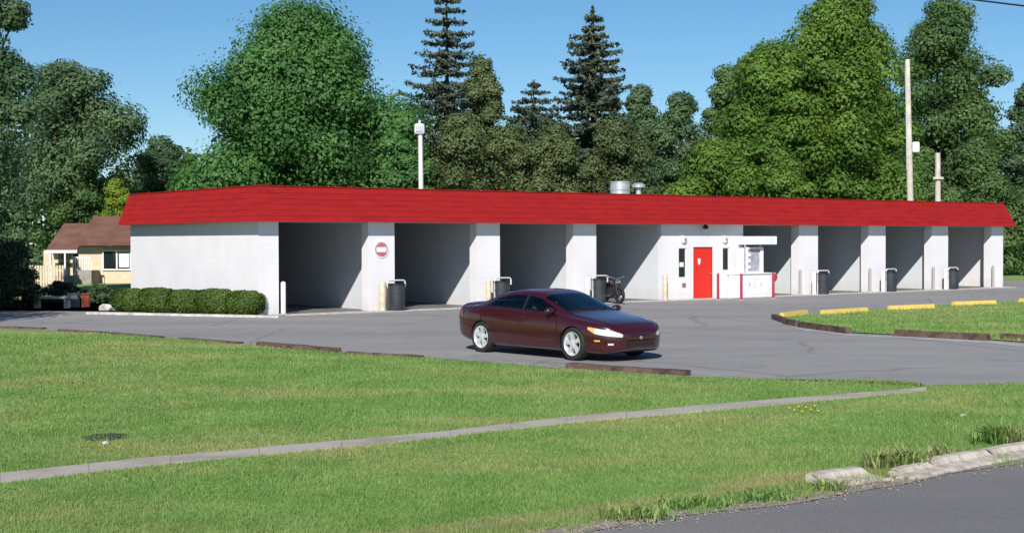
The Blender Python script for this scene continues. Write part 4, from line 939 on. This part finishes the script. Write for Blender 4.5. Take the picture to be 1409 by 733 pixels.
# wheel contact (near side) -> car centre: wheels at local y=-0.76 (near side = right side of car)
cdx, cdy = math.cos(CAR_ANG), math.sin(CAR_ANG)
wm = CL/2 - (FO + WB/2)    # local x of the mid wheelbase
near = -1
ctr = midw - Vector((cdx, cdy, 0)) * wm - Vector((-cdy, cdx, 0)) * (near * 0.80)
car = empty('maroon_car', (ctr.x, ctr.y, 0.006), CAR_ANG, 'maroon four-door sedan parked on the asphalt in front of the wash bays', 'car')
body = bpy.data.objects.new('body', me); col.objects.link(body)
cut = MB()
for xs_ in (CL/2 - FO, CL/2 - FO - WB):
    for sgn in (1, -1):
        seg = 40; r_ = 0.355
        ra = [cut.bm.verts.new((xs_ + r_*math.cos(2*math.pi*k/seg), sgn*0.64, 0.315 + r_*math.sin(2*math.pi*k/seg))) for k in range(seg)]
        rb_ = [cut.bm.verts.new((xs_ + r_*math.cos(2*math.pi*k/seg), sgn*1.2, 0.315 + r_*math.sin(2*math.pi*k/seg))) for k in range(seg)]
        for k in range(seg): cut.bm.faces.new((ra[k], ra[(k+1) % seg], rb_[(k+1) % seg], rb_[k]))
        cut.bm.faces.new(ra); cut.bm.faces.new(rb_)
co = cut.build('cutter', [M_paint, M_blk])
for p_ in co.data.polygons: p_.material_index = 1
md = body.modifiers.new('b', 'BOOLEAN'); md.operation = 'DIFFERENCE'; md.object = co; md.solver = 'EXACT'
dg = bpy.context.evaluated_depsgraph_get(); nm = bpy.data.meshes.new_from_object(body.evaluated_get(dg))
body.modifiers.clear(); body.data = nm; nm.name = 'body'; bpy.data.objects.remove(co)
for p_ in nm.polygons: p_.use_smooth = True
nm.set_sharp_from_angle(angle=R(38)); body.parent = car
def patch(name, s0, s1, zlo, zhi, off, m, parent, sgn, ns=24, nz=8, thick=0.0):
    """panel lying on the car's side between s0..s1 and zlo(s)..zhi(s)"""
    q = MB(); g = []
    for i in range(ns + 1):
        s = s0 + (s1 - s0) * i / ns; a3, c3 = zlo(s), zhi(s)
        if c3 < a3 + 0.004: c3 = a3 + 0.004
        g.append([q.bm.verts.new((CL/2 - s, sgn * (side_y(s, a3 + (c3 - a3) * k / nz) + off), a3 + (c3 - a3) * k / nz)) for k in range(nz + 1)])
    for i in range(ns):
        for k in range(nz): q.bm.faces.new((g[i][k], g[i+1][k], g[i+1][k+1], g[i][k+1]))
    o = q.build(name, m, parent)
    for p_ in o.data.polygons: p_.use_smooth = True
    # outward normals
    c = o.data.polygons[len(o.data.polygons)//2]
    if c.normal.y * sgn < 0: o.data.flip_normals()
    return o
def tpatch(name, s0, s1, ylo, yhi, off, m, parent, ns=16, ny=14):
    q = MB(); g = []
    for i in range(ns + 1):
        s = s0 + (s1 - s0) * i / ns; a3, c3 = ylo(i/ns), yhi(i/ns)
        g.append([q.bm.verts.new((CL/2 - s, a3 + (c3 - a3) * k / ny, top_z(s, a3 + (c3 - a3) * k / ny) + off)) for k in range(ny + 1)])
    for i in range(ns):
        for k in range(ny): q.bm.faces.new((g[i][k], g[i+1][k], g[i+1][k+1], g[i][k+1]))
    o = q.build(name, m, parent)
    for p_ in o.data.polygons: p_.use_smooth = True
    if o.data.polygons[0].normal.z < 0: o.data.flip_normals()
    return o
wlo = lambda s: TI(belt, s) + 0.045
def whi(s): return TI(ztop, s) - 0.115 - 0.02 * (s < 0)
for sgn in (-1, 1):
    # doors: painted skins standing 3 mm proud, so the shut lines read
    fdz = lambda s: 0.27
    fdh = lambda s: TI(belt, s) - 0.012
    d1 = patch('door', 1.42, 2.50, fdz, fdh, 0.004, M_paint, car, sgn)
    d2 = patch('door', 2.515, 3.42 , lambda s: 0.27 + max(0, (s - 3.18)) * 1.5, fdh, 0.004, M_paint, car, sgn)
    for dd_, hs_ in ((d1, 2.36), (d2, 3.26)):
        patch('door_handle', hs_ - 0.10, hs_ + 0.07, lambda s: TI(belt, s) - 0.12, lambda s: TI(belt, s) - 0.085, 0.03, M_paint, dd_, sgn, 6, 2)
    pw1 = patch('front_side_window', 1.60, 2.47, wlo, whi, 0.006, M_cglass, car, sgn)
    pw2 = patch('rear_side_window', 2.54, 3.24, wlo, whi, 0.006, M_cglass, car, sgn)
    pw3 = patch('quarter_window', 3.27, 3.66, wlo, lambda s: min(whi(s), TI(belt, s) + 0.045 + max(0, (3.66 - s)) * 0.75), 0.006, M_cglass, car, sgn, 10, 4)
    patch('window_trim', 1.50, 3.70, lambda s: TI(belt, s) + 0.022, lambda s: TI(belt, s) + 0.042, 0.009, M_blk, car, sgn, 30, 1)
    patch('side_moulding', 1.28, 3.55, lambda s: 0.475, lambda s: 0.525, 0.012, mat('mould', (0.035, 0.004, 0.007), 0.35), car, sgn, 24, 2)
    patch('pillar', 2.475, 2.535, wlo, whi, 0.007, M_blk, car, sgn, 2, 6)
    for sd_s, za, zb_f in ((1.41, lambda s: 0.28, fdh), (2.5075, lambda s: 0.28, fdh), (3.43, lambda s: 0.62, fdh)):
        patch('door_seam', sd_s - 0.006, sd_s + 0.006, za, zb_f, 0.006, M_blk, car, sgn, 1, 10)
    # lamps wrapped round the nose corner
    hl_ = MB(); g = []
    def front_pt(t):      # plan outline point: t in 0..1 from fender side to near centre
        s = 0.56 * (1 - t) ** 2.0 + 0.045; return s
    hlm = patch('headlight', 0.02, 0.42, lambda s: 0.475 + s * 0.16, lambda s: min(0.595 + s * 0.13, TI(belt, s) - 0.018), 0.008, M_lens, car, sgn, 20, 6)
    patch('turn_signal', 0.421, 0.58, lambda s: 0.475 + s * 0.16 + (s - 0.42) * 0.35, lambda s: 0.595 + s * 0.13, 0.008, M_amber, car, sgn, 6, 3)
    patch('fog_light', 0.10, 0.17, lambda s: 0.33, lambda s: 0.365, 0.006, M_lens, car, sgn, 6, 3)
    patch('tail_light', 4.42, 4.765, lambda s: TI(belt, s) - 0.20, lambda s: TI(belt, s) - 0.04, 0.008, M_tail, car, sgn, 10, 5)
    patch('side_reflector', 0.30, 0.42, lambda s: 0.395, lambda s: 0.425, 0.008, M_amber, car, sgn, 4, 2)
    # mirror
    s_m = 1.60; ym = side_y(s_m, TI(belt, s_m) + 0.05)
    mm_ = MB(); bmesh.ops.create_uvsphere(mm_.bm, u_segments=16, v_segments=10, radius=1)
    for v_ in mm_.bm.verts: v_.co = Vector((CL/2 - s_m + 0.01 + v_.co.x * 0.085, sgn * (ym + 0.14) + v_.co.y * 0.115, TI(belt, s_m) + 0.085 + v_.co.z * 0.068))
    mo = mm_.build('side_mirror', M_paint, car, smooth=True)
    MB().tube([(CL/2 - s_m, sgn * (ym - 0.02), TI(belt, s_m) + 0.05), (CL/2 - s_m, sgn * (ym + 0.08), TI(belt, s_m) + 0.07)], 0.03, 8).build('mirror_arm', M_blk, mo)
    MB().lathe([(0.001, 0), (0.05, 0.0)], 16, (CL/2 - s_m - 0.077, sgn * (ym + 0.14), TI(belt, s_m) + 0.085), 'X').build('mirror_glass', M_chrome, mo)
hwf = lambda s: TI(hw, s)
tpatch('windshield', 1.335, 2.04, lambda f_: -(0.665 - 0.06 * f_), lambda f_: 0.665 - 0.06 * f_, 0.007, M_cglass, car)
tpatch('rear_window', 3.44, 4.03, lambda f_: -(0.545 + 0.07 * f_), lambda f_: 0.545 + 0.07 * f_, 0.007, M_cglass, car)
tpatch('cowl', 1.235, 1.332, lambda f_: -0.66, lambda f_: 0.66, 0.004, M_blk, car, 4, 14)
tpatch('hood', 0.20, 1.22, lambda f_: -(0.50 + 0.20 * f_), lambda f_: 0.50 + 0.20 * f_, 0.004, M_paint, car)
tpatch('trunk_lid', 4.10, 4.66, lambda f_: -(0.64 - 0.03 * f_), lambda f_: 0.64 - 0.03 * f_, 0.004, M_paint, car)
for sgn in (-1, 1):
    MB().tube([(CL/2 - 1.26, sgn * 0.10 + 0.1, top_z(1.26, 0.1) + 0.02), (CL/2 - 1.40, sgn * 0.35 + 0.1, top_z(1.40, 0.4) + 0.02)], 0.008, 6).build('wiper', M_blk, car)
# openings behind the glass, then the cabin
bm_ = bmesh.new(); bm_.from_mesh(body.data); kill = []
for f_ in bm_.faces:
    cs = [(CL/2 - v_.co.x, v_.co.y, v_.co.z) for v_ in f_.verts]
    def inside(c):
        s_, y_, z_ = c
        side = 1.60 <= s_ <= 3.55 and not (2.47 < s_ < 2.54) and abs(y_) > 0.42 and wlo(s_) - 0.0 <= z_ <= whi(s_)
        ws_ = 1.335 <= s_ <= 2.04 and abs(y_) < 0.62 and z_ > TI(belt, s_) + 0.02
        rw_ = 3.44 <= s_ <= 4.03 and abs(y_) < 0.55 and z_ > TI(belt, s_) + 0.02
        return side or ws_ or rw_
    if all(inside(c) for c in cs): kill.append(f_)
bmesh.ops.delete(bm_, geom=kill, context='FACES'); bm_.to_mesh(body.data); bm_.free()
M_seat = mat('seat_cloth', (0.36, 0.33, 0.30), 0.9, var=0.1); M_dash = mat('dash', (0.10, 0.095, 0.09), 0.8)
MB().box(CL/2 - 3.75, CL/2 - 1.5, -0.74, 0.74, 0.26, 0.30).build('cabin_floor', M_dash, car)
MB().box(CL/2 - 1.72, CL/2 - 1.36, -0.66, 0.66, 0.70, 0.86).build('dashboard', M_dash, car, bevel=0.03)
MB().box(CL/2 - 4.05, CL/2 - 3.62, -0.60, 0.60, 0.84, 0.90).build('parcel_shelf', M_dash, car, bevel=0.01)
for sx in (-0.37, 0.37):
    se = MB().box(CL/2 - 2.62, CL/2 - 2.12, sx - 0.25, sx + 0.25, 0.36, 0.52).build('front_seat', M_seat, car, bevel=0.04)
    q = MB(); q.prism([(CL/2 - 2.62, sx - 0.24), (CL/2 - 2.50, sx - 0.24), (CL/2 - 2.50, sx + 0.24), (CL/2 - 2.62, sx + 0.24)], 0.50, 1.02)
    for v_ in q.bm.verts: v_.co.x -= max(0, v_.co.z - 0.5) * 0.28
    q.build('backrest', M_seat, se, bevel=0.03)
    MB().box(CL/2 - 2.84, CL/2 - 2.75, sx - 0.13, sx + 0.13, 1.05, 1.20).build('headrest', M_seat, se, bevel=0.03)
rs = MB().box(CL/2 - 3.55, CL/2 - 3.10, -0.62, 0.62, 0.36, 0.56).build('rear_seat', M_seat, car, bevel=0.04)
q = MB(); q.prism([(CL/2 - 3.60, -0.60), (CL/2 - 3.48, -0.60), (CL/2 - 3.48, 0.60), (CL/2 - 3.60, 0.60)], 0.50, 0.98)
for v_ in q.bm.verts: v_.co.x -= max(0, v_.co.z - 0.5) * 0.25
q.build('backrest', M_seat, rs, bevel=0.03)
q = MB(); pts = [(CL/2 - 1.86 - 0.055*math.sin(a_), 0.37 + 0.18*math.cos(a_), 0.88 + 0.17*math.sin(a_)) for a_ in [2*math.pi*k/20 for k in range(21)]]
q.tube(pts, 0.014, 6).build('steering_wheel', M_blk, car)
# nose details
gr = MB(); 
def nose_panel(name, y0, y1, z0, z1, off, m):
    q = MB(); g = []; ny = 12
    for i in range(ny + 1):
        y_ = y0 + (y1 - y0) * i / ny; col_ = []
        for z_ in np.linspace(z0, z1, 4):
            # first station whose outline at this height reaches |y|
            s_hit = 0.0
            for j in range(0, 30):
                if side_y(ss[j], z_) >= abs(y_) and ztop[j] > z_ and zb[j] < z_: s_hit = ss[j]; break
            col_.append(q.bm.verts.new((CL/2 - s_hit + off, y_, z_)))
        g.append(col_)
    for i in range(ny):
        for k in range(3): q.bm.faces.new((g[i][k], g[i+1][k], g[i+1][k+1], g[i][k+1]))
    o = q.build(name, m, car)
    if o.data.polygons[0].normal.x < 0: o.data.flip_normals()
    return o
nose_panel('grille', -0.24, 0.24, 0.485, 0.52, 0.012, M_blk)
nose_panel('lower_intake', -0.36, 0.36, 0.30, 0.37, 0.012, M_blk)
MB().lathe([(0.001, 0.016), (0.035, 0.014), (0.04, 0.0)], 14, (CL/2 + 0.004, 0, 0.455), 'X').build('badge', M_chrome, car, smooth=True)
MB().box(-CL/2 - 0.014, -CL/2 - 0.002, -0.16, 0.16, 0.56, 0.68).build('licence_plate', M_white, car, bevel=0.003)
MB().tube([(-CL/2 + 0.1, 0.45, 0.24), (-CL/2 - 0.02, 0.45, 0.24)], 0.03, 10).build('exhaust_tip', M_chrome, car)
# low lip spoiler
sp = MB(); g = []
for i in range(15):
    y_ = -0.62 + 1.24 * i / 14; e_ = 1 - (abs(y_) / 0.62) ** 6
    zt = top_z(4.62, y_); g.append([sp.bm.verts.new(c) for c in ((CL/2 - 4.50, y_, zt + 0.012), (CL/2 - 4.64, y_, zt + 0.012 + 0.05 * e_), (CL/2 - 4.70, y_, zt + 0.01 + 0.045 * e_), (CL/2 - 4.68, y_, zt - 0.015))])
for i in range(14):
    for k in range(4): sp.bm.faces.new((g[i][k], g[i+1][k], g[i+1][(k+1) % 4], g[i][(k+1) % 4]))
sp.build('rear_spoiler', M_paint, car, smooth=True)
def make_wheel(x, sgn):
    e = bpy.data.objects.new('wheel', None); col.objects.link(e); e.parent = car; e.location = (x, sgn * 0.79, 0.325); e.rotation_euler = (0, 0, 0)
    o = sgn
    MB().lathe([(0.225, 0.10*o), (0.30, 0.105*o), (0.318, 0.085*o), (0.325, 0.05*o), (0.325, -0.06*o), (0.315, -0.09*o), (0.29, -0.10*o), (0.225, -0.095*o)], 40, axis='Y').build('tyre', M_tyre, e, smooth=True)
    rm = MB().lathe([(0.232, 0.106*o), (0.222, 0.110*o), (0.205, 0.085*o), (0.195, 0.02*o), (0.19, -0.06*o), (0.001, -0.06*o)], 40, axis='Y').build('rim', M_silver, e, smooth=True)
    MB().lathe([(0.075, 0.04*o), (0.07, 0.085*o), (0.045, 0.10*o), (0.001, 0.104*o)], 20, axis='Y').build('hub', M_silver, rm, smooth=True)
    MB().lathe([(0.17, -0.02*o), (0.15, -0.012*o), (0.001, -0.012*o)], 24, axis='Y').build('brake_disc', M_blk, e)
    for k in range(5):
        a4 = 2*math.pi*k/5 + 0.3 + x
        sk = MB(); ca, sa = math.cos(a4), math.sin(a4); pts = []
        for (r_, hw_) in ((0.05, 0.030), (0.13, 0.034), (0.212, 0.052)):
            for q_, dpt in ((-1, 0.095), (1, 0.095), (1, 0.03), (-1, 0.03)):
                pts.append(sk.bm.verts.new((r_*ca - q_*hw_*sa, (dpt - 0.1 * (r_ < 0.1) * 0.0) * o, r_*sa + q_*hw_*ca)))
        for j in range(2):
            for k2 in range(4): sk.bm.faces.new((pts[j*4+k2], pts[j*4+(k2+1) % 4], pts[j*4+4+(k2+1) % 4], pts[j*4+4+k2]))
        sk.bm.faces.new(pts[:4]); sk.bm.faces.new(pts[8:])
        sk.build('spoke', M_silver, e)
for x in (CL/2 - FO, CL/2 - FO - WB):
    for sgn in (-1, 1): make_wheel(x, sgn)

# ------------------------------------------------------------------ motorcycle in the fourth bay mouth
mc = empty('motorcycle', G(842, 417.5) + Vector((0, 0, 0.02)), R(-62), 'dark motorcycle with chrome handlebar in the bay mouth behind the maroon car', 'motorcycle')
M_mpaint = mat('plum_paint', (0.035, 0.012, 0.03), 0.25, coat=1.0)
for x in (-0.52, 0.52):
    we = bpy.data.objects.new('wheel', None); col.objects.link(we); we.parent = mc; we.location = (x, 0, 0.31)
    MB().lathe([(0.24, 0.05), (0.29, 0.055), (0.31, 0.0), (0.29, -0.055), (0.24, -0.05), (0.24, 0.05)], 28, axis='Y').build('tyre', M_tyre, we, smooth=True)
    sp_ = MB().lathe([(0.24, 0.03), (0.22, 0.02), (0.22, -0.02), (0.24, -0.03)], 28, axis='Y')
    for k in range(7): sp_.tube([(0, 0, 0), (0.225*math.cos(k*0.897), 0, 0.225*math.sin(k*0.897))], 0.012, 5)
    sp_.build('rim', M_blk, we)
MB().tube([(0.52, 0.08, 0.31), (0.36, 0.08, 0.80)], 0.025, 8).tube([(0.52, -0.08, 0.31), (0.36, -0.08, 0.80)], 0.025, 8).build('fork', M_blk, mc)
MB().tube([(0.20, -0.38, 0.98), (0.30, -0.30, 0.98), (0.36, -0.08, 0.92), (0.36, 0.08, 0.92), (0.30, 0.30, 0.98), (0.20, 0.38, 0.98)], 0.022, 8).build('handlebar', M_chrome, mc, smooth=True)
q = MB(); bmesh.ops.create_uvsphere(q.bm, u_segments=18, v_segments=12, radius=1)
for v_ in q.bm.verts: v_.co = Vector((v_.co.x * 0.26 + 0.10, v_.co.y * 0.13, v_.co.z * 0.12 + 0.74))
q.build('fuel_tank', M_mpaint, mc, smooth=True)
MB().lathe([(0.001, 0.12), (0.06, 0.11), (0.09, 0.05), (0.095, 0.0), (0.001, -0.01)], 16, (0.42, 0, 0.80), 'X').build('headlight', M_chrome, mc, smooth=True)
MB().box(-0.45, -0.10, -0.12, 0.12, 0.64, 0.73).build('seat', M_blk, mc, bevel=0.03)
MB().box(-0.15, 0.22, -0.12, 0.12, 0.26, 0.60).build('engine', mat('engine', (0.10, 0.10, 0.11), 0.3, metal=0.8), mc, bevel=0.04)
MB().tube([(-0.52, 0, 0.31), (-0.1, 0, 0.62), (0.36, 0, 0.80)], 0.03, 8).tube([(-0.1, 0, 0.6), (0.0, 0, 0.28), (-0.52, 0, 0.31)], 0.025, 8).build('frame', M_blk, mc)
MB().tube([(0.1, -0.14, 0.30), (-0.3, -0.15, 0.24), (-0.7, -0.15, 0.30)], [0.03, 0.035, 0.045], 10).build('exhaust', M_chrome, mc, smooth=True)
q = MB()
for j in range(9):
    a5 = R(20 + 16 * j); q.poly([(-0.52 + 0.34*math.cos(a5), -0.08, 0.31 + 0.34*math.sin(a5)), (-0.52 + 0.34*math.cos(a5), 0.08, 0.31 + 0.34*math.sin(a5)), (-0.52 + 0.34*math.cos(a5 + R(16)), 0.08, 0.31 + 0.34*math.sin(a5 + R(16))), (-0.52 + 0.34*math.cos(a5 + R(16)), -0.08, 0.31 + 0.34*math.sin(a5 + R(16)))])
q.build('rear_fender', M_mpaint, mc)

# ------------------------------------------------------------------ lawn details
dc_ = empty('drain_grate', G(145, 601.5), 0.0, 'dark sunken iron drain grate in the front lawn', 'drain grate')
q = MB(); ring = [(0.27*math.cos(2*math.pi*k/28), 0.30*math.sin(2*math.pi*k/28)) for k in range(28)]
q.prism(ring, -0.01, 0.012); q.build('frame', M_blk, dc_)
q = MB()
for k in range(6): q.box(-0.2, 0.2, -0.2 + k * 0.07, -0.17 + k * 0.07, 0.013, 0.022)
q.build('bars', mat('iron', (0.02, 0.025, 0.02), 0.6), dc_)
rock('stone', G(146, 611), 0.05, M_conc_l, 'small white pebble just below the drain grate', 'stone', 77)
M_dand = mat('dandelion', (0.75, 0.62, 0.06), 0.7)
k = 0
for (px, py) in ((1086, 567), (1093, 570), (1099, 565), (1104, 572), (1109, 566), (1116, 569), (1121, 564), (1126, 571)):
    e = empty('dandelion', G(px, py), 0, ['leftmost','second from the left','third from the left','fourth from the left','fifth from the left','third from the right','second from the right','rightmost'][k] + ' yellow dandelion in the verge below the sidewalk end', 'flower', 'dandelions in the verge')
    MB().lathe([(0.001, 0.055), (0.014, 0.058), (0.017, 0.064), (0.008, 0.07), (0.001, 0.072)], 9).build('flower_head', M_dand, e, smooth=True)
    MB().tube([(0, 0, 0), (0, 0, 0.054)], 0.003, 5).build('stem', M_hedge, e); k += 1
rock('paper_scrap', G(1325, 573), 0.045, M_white, 'crumpled white paper scrap in the right verge', 'litter', 42)

# ------------------------------------------------------------------ grass blades (uncountable)
def in_poly(x, y, poly):
    inside = np.zeros(len(x), bool); n = len(poly); j = n - 1
    for i in range(n):
        xi, yi, xj, yj = poly[i].x, poly[i].y, poly[j].x, poly[j].y
        c = ((yi > y) != (yj > y)) & (x < (xj - xi) * (y - yi) / (yj - yi + 1e-12) + xi); inside ^= c; j = i
    return inside
def pix(x, y):    # approximate photo column of a ground point
    return CX + FPX * x / y
def blades(name, label, region, n, y0, y1, hm, wm_, seed, boost=None, z=0.0):
    r = np.random.default_rng(seed)
    # sample depth with density falling off with distance
    yy = y0 * (y1 / y0) ** (r.random(n) ** 1.0)
    xx = yy * r.uniform(-0.40, 0.40, n)
    k = region(xx, yy); xx, yy = xx[k], yy[k]; n = len(xx)
    sc = np.clip(yy / 13.0, 0.9, 2.4)
    patchy = 0.75 + 0.5 * (np.sin(xx * 1.7 + yy * 0.9) * np.sin(yy * 2.3 - xx * 0.6) * 0.5 + 0.5)
    h = hm * r.uniform(0.5, 1.3, n) * sc ** 0.35 * patchy
    if boost is not None: h = h * boost(xx, yy, r)
    odd = r.random(n) < 0.012 * (np.sin(xx * 0.9 + 2) * np.sin(yy * 1.1) + 1.1); h = np.where(odd, h * 2.1, h)
    w_ = wm_ * r.uniform(0.6, 1.3, n) * sc
    a_ = r.random(n) * 2 * np.pi; l = h * r.uniform(0.05, 0.75, n); b_a = r.random(n) * 2 * np.pi
    base = np.stack([xx, yy, np.full(n, z)], 1); sd_ = np.stack([np.cos(a_), np.sin(a_), np.zeros(n)], 1) * w_[:, None]
    tip = base + np.stack([np.cos(b_a) * l, np.sin(b_a) * l, h], 1)
    vv = np.stack([base - sd_, base + sd_, tip], 1).reshape(-1, 3)
    return tag(np_mesh(name, vv, 3, M_blade), label, 'grass', None, 'stuff')
lotp = lot_low + lot_up; swp = swb + swt[::-1]
roadp = road_edge + [Vector((60, 20, 0)), Vector((60, -50, 0)), Vector((-60, -50, 0)), Vector((-60, 2, 0))]
def lawn_region(x, y):
    rj = np.random.default_rng(77); w_ = 0.05 + 0.06 * np.sin(x * 2.1) * np.sin(x * 0.7 + 1); y = y + rj.normal(size=len(y)) * np.abs(w_)
    k = ~in_poly(x, y, lotp) & ~in_poly(x, y, swp) & ~in_poly(x, y, roadp)
    return k & (y < 36)
re_x = np.array([p.x for p in dense]); re_y = np.array([p.y for p in dense])
def roadside(x, y, r):
    ye = np.interp(x, re_x, re_y); d = np.maximum(y - ye, 0.0)
    near = d < 0.10 + 0.12 * (np.sin(x * 3.3) * np.sin(x * 1.3 + 2) + 1)
    m_ = 1.0 + 0.9 * np.exp(-((d - 0.35) / 0.4) ** 2)
    clump = (np.sin(x * 5.1) + np.sin(x * 11.3 + 1) > 0.2)
    return np.where(near, np.where(clump, 1.3, 0.15), m_)
blades('grass', 'mown green grass of the front lawn and verge', lawn_region, 680000, 9.5, 36, 0.034, 0.0042, 3, roadside)
blades('island_grass', 'grass of the island right of the lot', lambda x, y: in_poly(x, y, isl), 160000, 28, 52, 0.045, 0.006, 4, None, 0.03)
rg = np.random.default_rng(21); n_ = 1500; ii = rg.integers(0, len(edge_pts) - 1, n_)
base_ = np.array([[edge_pts[i][0].x, edge_pts[i][0].y] for i in ii]); nn2 = np.array([[-edge_pts[i][1].y, edge_pts[i][1].x] for i in ii])
off_ = rg.normal(0.0, 0.13, n_)[:, None]; cxy = base_ + nn2 * off_ + rg.normal(size=(n_, 2)) * 0.03
sz = 0.006 + 0.012 * rg.random(n_) ** 2; V = []
M_grav = mat('gravel', (0.20, 0.175, 0.15), 0.95, col2=(0.32, 0.29, 0.26), vscale=20)
tet = np.array([[1, 0, 0], [-.5, .87, 0], [-.5, -.87, 0], [0, 0, 0.9]])
for (cx_, cy_), s3 in zip(cxy, sz):
    P4 = tet * s3 * rg.uniform(0.7, 1.3, (4, 3)) + np.array([cx_, cy_, 0.013]); V += [P4[0], P4[1], P4[3], P4[1], P4[2], P4[3], P4[2], P4[0], P4[3]]
tag(np_mesh('gravel', np.array(V), 3, M_grav), 'loose gravel crumbs along the road edge', 'gravel', None, 'stuff')
# taller weeds among the kerb pieces
r = np.random.default_rng(9); V = []
for (px, py, s, cnt) in ((1224, 648, 0.22, 90), (1240, 645, 0.25, 120), (1215, 645, 0.2, 70), (1262, 640, 0.2, 70), (1290, 632, 0.2, 80), (1382, 612, 0.28, 160), (1370, 608, 0.2, 100), (1140, 676, 0.14, 80), (870, 716, 0.14, 160), (960, 700, 0.13, 150), (1050, 690, 0.13, 120)):
    c = G(px, py)
    for _ in range(cnt):
        b0 = np.array([c.x + r.normal() * 0.14, c.y + r.normal() * 0.06, 0.0]); a_ = r.random() * 6.28; h = s * r.uniform(0.4, 1.1); d_ = np.array([math.cos(a_), math.sin(a_), 0]); pd = np.array([-d_[1], d_[0], 0]) * r.uniform(0.006, 0.014)
        m_ = b0 + d_ * h * 0.25 + np.array([0, 0, h * 0.7]); t_ = b0 + d_ * h * 0.7 + np.array([0, 0, h])
        V += [b0, m_ + pd, t_, m_ - pd]
tag(np_mesh('weeds', np.array(V), 4, M_blade), 'taller weeds sprouting among the broken kerb', 'weeds', None, 'stuff')
